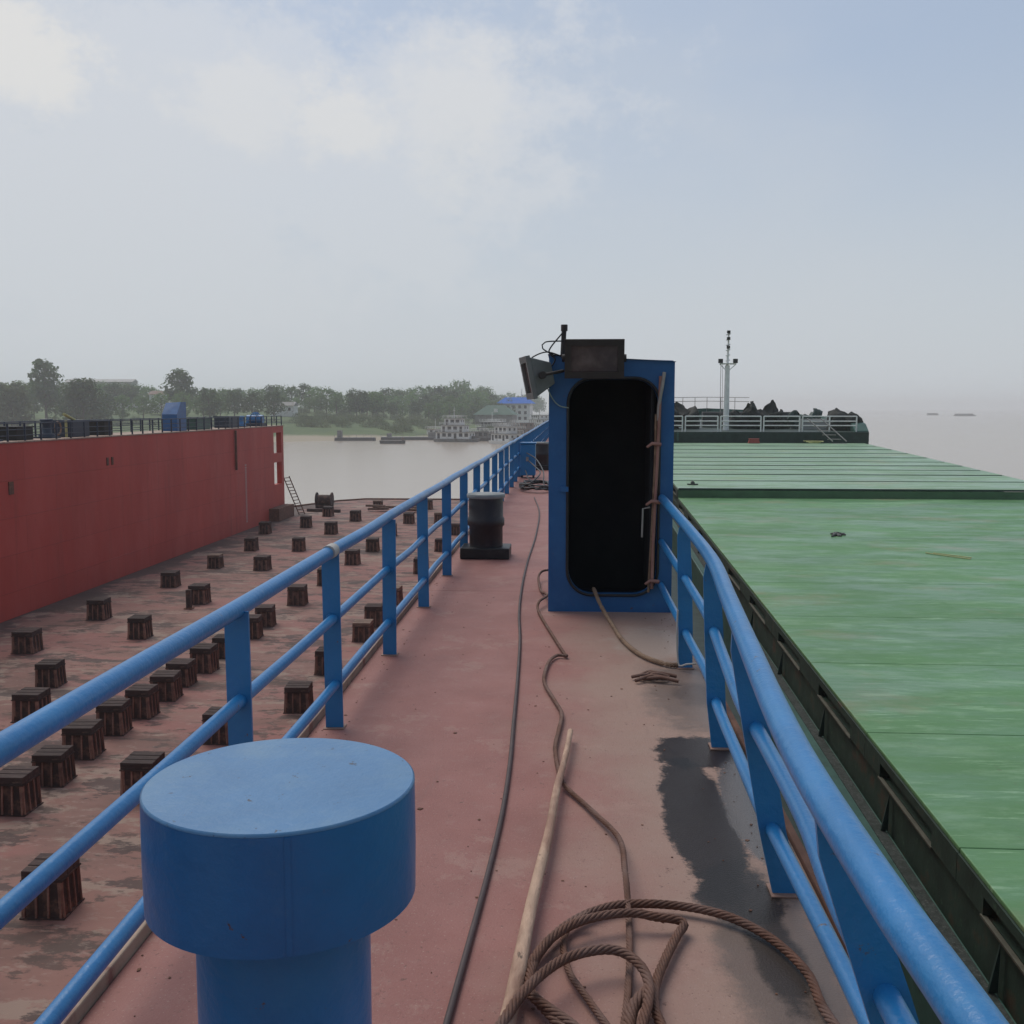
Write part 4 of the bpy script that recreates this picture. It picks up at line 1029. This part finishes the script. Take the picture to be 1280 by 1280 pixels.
# hull: outline in plan, flared bow
def hull_ring(z, flare):
    base = [(2.45,-26),(2.45,70)]
    bow = [(2.9,78),(4.6,86),(7.6,92.5),(11.2,95)]
    pts = base + bow + [(22.6-x, y) for x, y in bow[:-1][::-1]] + [(19.4,70),(19.4,-26)]
    return [(11.3+(x-11.3)*(1-(flare if y > 60 else 0)), y-(flare*12 if y > 80 else 0), z) for x, y in pts]
g = MB(); rings = [hull_ring(-13,.14), hull_ring(-10,.10), hull_ring(-7.4,.03), hull_ring(-6.6,0)]
n = len(rings[0])
g.add([v for r in rings for v in r], [(k*n+i,k*n+(i+1)%n,(k+1)*n+(i+1)%n,(k+1)*n+i) for k in range(3) for i in range(n)])
g.add(rings[-1], [tuple(range(n))]); g.add(rings[0], [tuple(range(n))[::-1]])
sp(g, 'hull', M['shipdark'])
g = MB(); g.box(3.44, XL-.004, -24, 69, -6.597, -5.60); sp(g, 'coaming_ledge', M['shipteal'])
g = MB(); g.box(3.66, XL-.03, -24, 69, -5.597, -5.585); sp(g, 'dirt_strip', M['grit'])
g = MB(); g.box(2.46, 2.60, -25, 70, -6.597, -6.35); sp(g, 'bulwark_strip', M['shipdark'])
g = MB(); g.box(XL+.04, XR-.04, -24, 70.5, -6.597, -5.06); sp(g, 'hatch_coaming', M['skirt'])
# near covers: one per panel
def cover(y0, y1, top, m, far=False):
    c = MB(); gap = .05 if far else .007
    c.box(XL, XR, y0+gap, y1-gap, top-.055, top)
    o = sp(c, 'hatch_cover', m, bevel=.012 if not far else 0)
    if far:
        j = MB(); j.box(XL+.02, XR-.12, y0-.028, y0+.028, top-.05, top+.022); j.v = [tuple(Vector(v)-SB) for v in j.v]; j.build('joint_bar', M['shipdark'], o)
    s = MB()
    th = .35
    # side skirt set back at a pocket, framed by stiffeners
    pk0, pk1 = y0+.75, y1-.70
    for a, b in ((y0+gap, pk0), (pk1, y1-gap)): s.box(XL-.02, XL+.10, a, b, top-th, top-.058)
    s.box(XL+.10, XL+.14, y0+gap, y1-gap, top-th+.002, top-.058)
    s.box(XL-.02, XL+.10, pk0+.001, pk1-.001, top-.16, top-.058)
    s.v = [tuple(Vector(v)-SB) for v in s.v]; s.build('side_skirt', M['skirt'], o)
    e = MB(); e.box(XL-.035, XL+.015, pk0-.03, pk1+.03, top-th-.012, top-th+.010); e.v = [tuple(Vector(v)-SB) for v in e.v]; e.build('edge_strip', M['edge_light'], o)
    if not 5 < y1 < 9: return
    f = MB()
    for yy in (y0+.25, y1-.25): f.tube([(XL-.05,yy-.06,top-.26),(XL-.05,yy+.06,top-.26)], .07, 10)
    f.v = [tuple(Vector(v)-SB) for v in f.v]; f.build('roller', M['shipdark'], o)
ye = [40.7-3.40*i for i in range(0, 18)]
for a, b in zip(ye[1:], ye): cover(a, b, -4.70, M['hatch'])
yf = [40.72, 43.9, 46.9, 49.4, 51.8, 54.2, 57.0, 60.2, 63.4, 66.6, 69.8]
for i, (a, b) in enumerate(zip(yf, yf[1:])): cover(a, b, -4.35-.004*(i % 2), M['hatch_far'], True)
g = MB(); g.box(XL, XR, 40.69, 40.725, -4.697, -4.41); sp(g, 'cover_front_plate', M['frontgreen'])
# brackets along the coaming side
bk = MB(); bk.add([(XL-.004,0,-5.1),(XL-.004,.03,-5.1),(3.74,0,-5.58),(3.74,.03,-5.58),(XL-.004,0,-5.58),(XL-.004,.03,-5.58)], [(0,2,4),(1,5,3),(0,1,3,2),(2,3,5,4)])
b0 = sp(bk, 'coaming_bracket', M['shipdark'])
for i in range(20):
    b_ = b0.copy() if i else b0
    if i: C.objects.link(b_)
    b_.location = (0, -1.2+3.4*i, 0)
g = MB(); g.tube([(3.50,-24,-6.25),(3.50,69,-6.25)], .06, 8); g.tube([(3.47,-24,-5.57),(3.47,69,-5.57)], .035, 8); sp(g, 'deck_pipe', M['shipteal'])
# forecastle
FC = -3.67
g = MB()
ring = [(2.6,70.8),(2.6,76),(3.2,80),(4.9,87),(7.8,92.6),(11.3,94.6),(14.8,92.6),(17.7,87),(18.8,80),(19.35,76),(19.35,70.8)]
g.prism([(x,y) for x,y in ring], 'z', -6.59, FC); sp(g, 'forecastle', M['shipdark'])
# bulwark round the bow
g = MB(); bw = ring[1:-1]
tops = [-3.25,-3.15,-3.0,-2.85,-2.75,-2.85,-3.0,-3.05,-3.1]
vs = []
for (x, y), zt in zip(bw, tops):
    ox = (x-11.3)*.012; oy = .06 if y > 90 else .02
    vs += [(x,y,FC-.5),(x+ox*2,y+oy,zt),(x+ox*2-(.10 if x>11.3 else -.10),y+oy-.10,zt),(x-(.10 if x>11.3 else -.10),y-.1,FC-.5)]
m_ = len(bw)
g.add(vs, [(i*4+k, i*4+(k+1)%4, (i+1)*4+(k+1)%4, (i+1)*4+k) for i in range(m_-1) for k in range(4)])
sp(g, 'bow_bulwark', M['shipteal'])
g = MB()
g.prism([(71.0,FC-.6),(75.9,FC-.2),(75.9,-3.05),(73.4,-3.02),(72.0,-3.15),(71.2,-3.6)], 'x', 18.5, 19.42); sp(g, 'bow_wing', M['shipteal'])
g = MB()
rail = [(x*.985+.17,y-.3) for x,y in ring[1:7]]
for z in (-1.75,-2.1): g.tube([(x,y,z) for x,y in rail], .028, 6)
for (x,y),(x2,y2) in zip(rail, rail[1:]):
    for k in range(3): 
        q = k/3; g.tube([(x+(x2-x)*q,y+(y2-y)*q,FC),(x+(x2-x)*q,y+(y2-y)*q,-1.75)], .028, 6)
sp(g, 'bow_railing', M['galv'])
# front railing in white
g = MB()
def seg_rail(x0, x1, y):
    for z in (-2.62,-2.95,-3.25): g.tube([(x0,y,z),(x1,y,z)], .045, 6)
    k = max(1, round((x1-x0)/2.2))
    for i in range(k+1):
        xx = x0+(x1-x0)*i/k; g.tube([(xx,y,FC),(xx,y,-2.62)], .05, 6)
for a, b in ((3.0,6.9),(7.1,9.3),(9.5,12.2),(12.4,14.8),(15.0,18.6)): seg_rail(a, b, 71.2)
sp(g, 'front_railing', M['white'])
# sloping ladder rails
g = MB()
for dx in (0, .9): g.tube([(15.2+dx,70.7,-2.75),(16.6+dx,69.3,-4.2)], .04, 6)
for k in range(6): c = k/5; g.tube([(15.2+1.4*c,70.7-1.4*c,-3.0-1.35*c),(16.1+1.4*c,70.7-1.4*c,-3.0-1.35*c)], .03, 5)
sp(g, 'bow_ladder', M['galv'])
# foremast
mx, my = 10.15, 73.4
g = MB(); g.tube([(mx,my,FC),(mx,my,.85)], [.21,.17], 12); ms = sp(g, 'mast', M['white'])
def msub(gg, nm, m): gg.v = [tuple(Vector(v)-SB) for v in gg.v]; return gg.build(nm, m, ms)
g = MB(); g.tube([(mx,my,.85),(mx+.05,my,3.15)], [.09,.05], 8)
for k in range(6): g.tube([(mx-.14,my-.05,1.15+k*.36),(mx+.16,my-.05,1.22+k*.36)], .045, 6)
msub(g, 'mast_top', M['white'])
g = MB(); g.tube([(mx-.55,my-.1,.95),(mx+.6,my-.1,.95)], .05, 6); g.tube([(mx-.55,my-.1,.95),(mx-.05,my-.1,.45)], .03, 6); g.tube([(mx+.6,my-.1,.95),(mx+.05,my-.1,.45)], .03, 6); g.box(mx-.45,mx+.5,my-.35,my+.25,.97,1.0); msub(g, 'crosstree', M['white'])
for sx in (-.50,.52):
    g = MB(); g.box(mx+sx-.15,mx+sx+.15,my-.32,my-.05,1.004,1.30); msub(g, 'navigation_lamp', M['black'])
for zz in (2.0, 2.6, 3.05):
    g = MB(); g.box(mx-.09,mx+.13,my-.22,my-.02,zz,zz+.2); msub(g, 'mast_light', M['black'])
g = MB(); g.tube([(mx-.45,my,.95),(mx-.42,my,-3.6)], .02, 5); g.tube([(mx-.32,my,.95),(mx-.28,my,-3.6)], .015, 5); msub(g, 'stay_wire', M['galv'])
# deck machinery behind the railing
rnd = random.Random(17)
def lump(name, x0, x1, y, h, m, peaks):
    g = MB(); k = len(peaks)
    for i, ph in enumerate(peaks):
        cx = x0+(x1-x0)*(i+.5)/k; ww = (x1-x0)/k*.62
        prof = [(ww*(1.15 if q < .55 else 1.15*(1-((q-.55)/.45)**1.6)+.02), FC+h*ph*q) for q in (0,.15,.3,.42,.52,.6,.68,.76,.83,.9,.95,1)]
        g.lathe(prof, 20, (cx, y+rnd.uniform(-.3,.3)))
    g.v = [tuple(Vector(v)+mnoise.noise_vector(Vector(v)*1.1)*.42+mnoise.noise_vector(Vector(v)*3.6)*.20) for v in g.v]
    return sp(g, name, m)
lump('covered_windlass', 3.2, 8.4, 75.6, 2.05, M['tarp'], [.8,1,.86,.97,.9,.80])
lump('covered_winch', 10.9, 14.6, 75.6, 2.0, M['tarp'], [.78,.84,1.0,.8,.96,.75])
lump('mooring_bitts', 15.2, 17.2, 75.6, 1.55, M['shipdark'], [.9,.75,1.0])
g = MB(); g.box(9.0,16.0,77.5,78.3,FC+.004,-2.55); sp(g, 'winch_platform', M['boat_dark'])
lump('covered_gear', 17.4, 19.2, 73.0, 1.45, M['tarp'], [1.0,.8])
g = MB(); g.box(15.6,18.0,74.5,75.3,FC+.004,-2.95); sp(g, 'white_locker', M['crate'])
for x in (4.9,5.6,6.5):
    g = MB(); g.box(x,x+.12,70.72,70.78,-4.3,-3.7); sp(g, 'drip_stain_plate', M['shipteal'])
# loose bits on the covers: placed with the ship's slope
def on_ship(x, y, z): return ship.matrix_world @ (Vector((x,y,z))-SB)
def ship_prop(name, label, cat, mbx, m, x, y, z):
    o = mbx.build(name, m); o.matrix_world = Matrix.Translation(on_ship(x,y,z)) @ RS; return tag(o, label, cat)
g = MB(); g.frustum((-.38,.38,-.2,.2), (-.3,.3,-.14,.14), 0, .26); g.box(-.34,.34,-.16,.16,.262,.30)
ship_prop('red_box', 'small red box at the far end of the pale green covers', 'box', g, M['red'], 11.5, 69.6, -4.345)
g = MB(); g.tube(spline([(math.cos(i*.7)*(.25+.02*i), math.sin(i*.7)*.35, .03+.006*i) for i in range(24)], .1), .028, 6)
ship_prop('rope_coil', 'yellow coil of rope at the far end of the pale green covers', 'rope', g, M['yellow'], 15.4, 69.3, -4.345)
g = MB(); rnd = random.Random(2)
for k in range(7): g.tube(spline([(rnd.uniform(-.34,.34),rnd.uniform(-.3,.3),.02),(rnd.uniform(-.1,.1),rnd.uniform(-.1,.1),(.03+.008*k)),(rnd.uniform(-.34,.34),rnd.uniform(-.3,.3),.02)], .05), .03, 6)
ship_prop('rag', 'small dark scrap lying alone on the near green cover', 'scrap', g, M['boat_dark'], 7.62, 31.0, -4.70)
g = MB(); g.tube(spline([(-.45,.6,.02),(0,.1,.02),(.4,-.3,.02)], .2), .014, 6); g.tube(spline([(-.25,.6,.02),(.2,.2,.02),(.5,-.1,.02)], .2), .012, 6)
ship_prop('batten', 'two thin pale battens lying on the near green cover at right', 'batten', g, M['yellow'], 9.7, 27.3, -4.70)
g = MB(); g.tube([(0,-.1,.08),(0,.1,.08)], .08, 8); g.box(-.22,.22,-.05,.05,0,.05)
ship_prop('lifting_lug', 'small dark lifting lug on the near corner of the pale covers', 'lug', g, M['boat_dark'], 4.55, 42.2, -4.35)

# ------------------------------------------------------------------ haze
mh = bpy.data.materials.new('haze_air'); mh.use_nodes = True
nt = mh.node_tree
for n in list(nt.nodes):
    if n.type != 'OUTPUT_MATERIAL': nt.nodes.remove(n)
pv = nd(nt, 'ShaderNodeVolumePrincipled'); pv.inputs['Color'].default_value = (.93,.95,.97,1); pv.inputs['Density'].default_value = .00048; pv.inputs['Anisotropy'].default_value = .25
nt.links.new(pv.outputs[0], [n for n in nt.nodes if n.type == 'OUTPUT_MATERIAL'][0].inputs['Volume'])
mb = MB(); mb.box(-3600, 3600, -400, 5600, -18, 34)
tag(mb.build('haze', mh), kind='stuff')

# ------------------------------------------------------------------ sky, sun, camera
W = bpy.data.worlds.new('World'); SC.world = W; W.use_nodes = True
nt = W.node_tree; L = nt.links.new
bg = nt.nodes['Background']
SUN_EL, SUN_AZ = math.radians(56), math.radians(-38)      # azimuth from +Y towards +X
sky = nd(nt, 'ShaderNodeTexSky', sky_type='NISHITA'); sky.sun_disc = False; sky.sun_elevation = SUN_EL; sky.sun_rotation = SUN_AZ
sky.air_density = 1.0; sky.dust_density = 2.0; sky.ozone_density = 1.5
tc = nd(nt, 'ShaderNodeTexCoord'); sep = nd(nt, 'ShaderNodeSeparateXYZ'); L(tc.outputs['Generated'], sep.inputs[0])
def wm(op, a, b=0.0):
    x = nd(nt, 'ShaderNodeMath', operation=op)
    for i, q in enumerate((a, b)):
        if isinstance(q, (int, float)): x.inputs[i].default_value = q
        else: L(q, x.inputs[i])
    return x.outputs[0]
def wr(v, a, b, c=0, d=1):
    x = nd(nt, 'ShaderNodeMapRange'); x.interpolation_type = 'SMOOTHSTEP'
    for i, q in zip((1,2,3,4), (a,b,c,d)): x.inputs[i].default_value = q
    L(v, x.inputs[0]); return x.outputs[0]
def wmix(f, a, b):
    x = nd(nt, 'ShaderNodeMix', data_type='RGBA')
    if isinstance(f, float): x.inputs[0].default_value = f
    else: L(f, x.inputs[0])
    for i, q in ((6,a),(7,b)):
        if isinstance(q, tuple): x.inputs[i].default_value = (*q, 1)
        else: L(q, x.inputs[i])
    return x.outputs[2]
def wn(scale, loc, st=(1,1,1.6), det=7, r=.55):
    mp = nd(nt, 'ShaderNodeMapping'); mp.inputs['Location'].default_value = loc; mp.inputs['Scale'].default_value = st; L(tc.outputs['Generated'], mp.inputs[0])
    n = nd(nt, 'ShaderNodeTexNoise'); n.inputs['Scale'].default_value = scale; n.inputs['Detail'].default_value = det; n.inputs['Roughness'].default_value = r
    L(mp.outputs[0], n.inputs['Vector']); return n.outputs['Fac']
K = 1.0
VEIL, CLOUD, WARM = (4.0,4.35,4.85), (5.0,5.15,5.4), (5.7,5.6,5.4)
col = wmix(.68, sky.outputs[0], (2.8,3.4,4.3))
# thin veil everywhere, thicker toward the left and the horizon
vx = wm('ADD', wm('MULTIPLY', sep.outputs[0], -.9), wm('MULTIPLY', wm('SUBTRACT', wn(2.4, (1.3,.2,.4)), .5), 1.6))
col = wmix(wm('MULTIPLY', wr(vx, -.35, .40, .15, .85), wr(sep.outputs[2], .20, .48, 1, .5)), col, VEIL)
def puff(px, py, rx, ry, fade=.42):
    d = CAMROT @ Vector(((px-640)/F, (640-py)/F, -1)); d.normalize()
    dx = wm('DIVIDE', wm('SUBTRACT', sep.outputs[0], d.x), rx); dz = wm('DIVIDE', wm('SUBTRACT', sep.outputs[2], d.z), ry)
    q = wm('SQRT', wm('ADD', wm('MULTIPLY', dx, dx), wm('MULTIPLY', dz, dz)))
    q = wm('ADD', q, wm('MULTIPLY', wm('SUBTRACT', wn(8.5, (px*.01,py*.01,.3), (1,1,1.4), 12, .70), .5), 4.2))
    return wr(q, 1-fade, 1+fade, 1, 0)
bank_ = wm('MAXIMUM', puff(450, 190, .20, .11), wm('MAXIMUM', puff(80, 230, .25, .16), puff(240, 70, .12, .05)))
col = wmix(wm('MULTIPLY', bank_, .6), col, CLOUD)
col = wmix(wm('MULTIPLY', puff(50, 75, .050, .045), .75), col, WARM)
col = wmix(wm('MULTIPLY', puff(430, 150, .040, .035), .6), col, WARM)
col = wmix(wm('MULTIPLY', puff(560, 130, .05, .06), .4), col, WARM)
col = wmix(wm('MULTIPLY', puff(295, 120, .05, .03), .4), col, WARM)
hz = wr(sep.outputs[2], .0, .34, .9, 0)
col = wmix(hz, col, (4.25,4.55,4.80))
# unseen sky behind the camera dimmed to deepen contrast, the zenith is the brightest part
sd = wm('ADD', wm('MULTIPLY', sep.outputs[0], math.sin(SUN_AZ)*.5), wm('MULTIPLY', sep.outputs[1], math.cos(SUN_AZ)))
dull = wr(wm('SUBTRACT', sd, wm('MULTIPLY', sep.outputs[2], -.55)), -.9, .35, .38, 1.0)
vm = nd(nt, 'ShaderNodeVectorMath', operation='SCALE'); L(col, vm.inputs[0]); L(dull, vm.inputs['Scale']); col = vm.outputs[0]
L(col, bg.inputs['Color']); bg.inputs['Strength'].default_value = .12

sl = bpy.data.lights.new('Sun', 'SUN'); sl.energy = 1.5; sl.angle = math.radians(40); sl.color = (1,.91,.80)
so = bpy.data.objects.new('Sun', sl); C.objects.link(so)
dirv = Vector((math.sin(SUN_AZ)*math.cos(SUN_EL), math.cos(SUN_AZ)*math.cos(SUN_EL), math.sin(SUN_EL)))
so.rotation_euler = dirv.to_track_quat('Z', 'Y').to_euler(); so.location = (-30,40,60)

cam = bpy.data.cameras.new('Camera'); cam.sensor_width = 36; cam.lens = 36*F/1280; cam.clip_start = .05; cam.clip_end = 20000
co = bpy.data.objects.new('Camera', cam); C.objects.link(co); co.location = EYE; co.rotation_euler = (PI/2-PITCH, 0, YAW)
SC.camera = co
SC.view_settings.view_transform = 'Standard'; SC.view_settings.look = 'None'; SC.view_settings.gamma = 1; SC.view_settings.exposure = .19
SC.cycles.volume_bounces = 1
SC.cycles.use_denoising = True
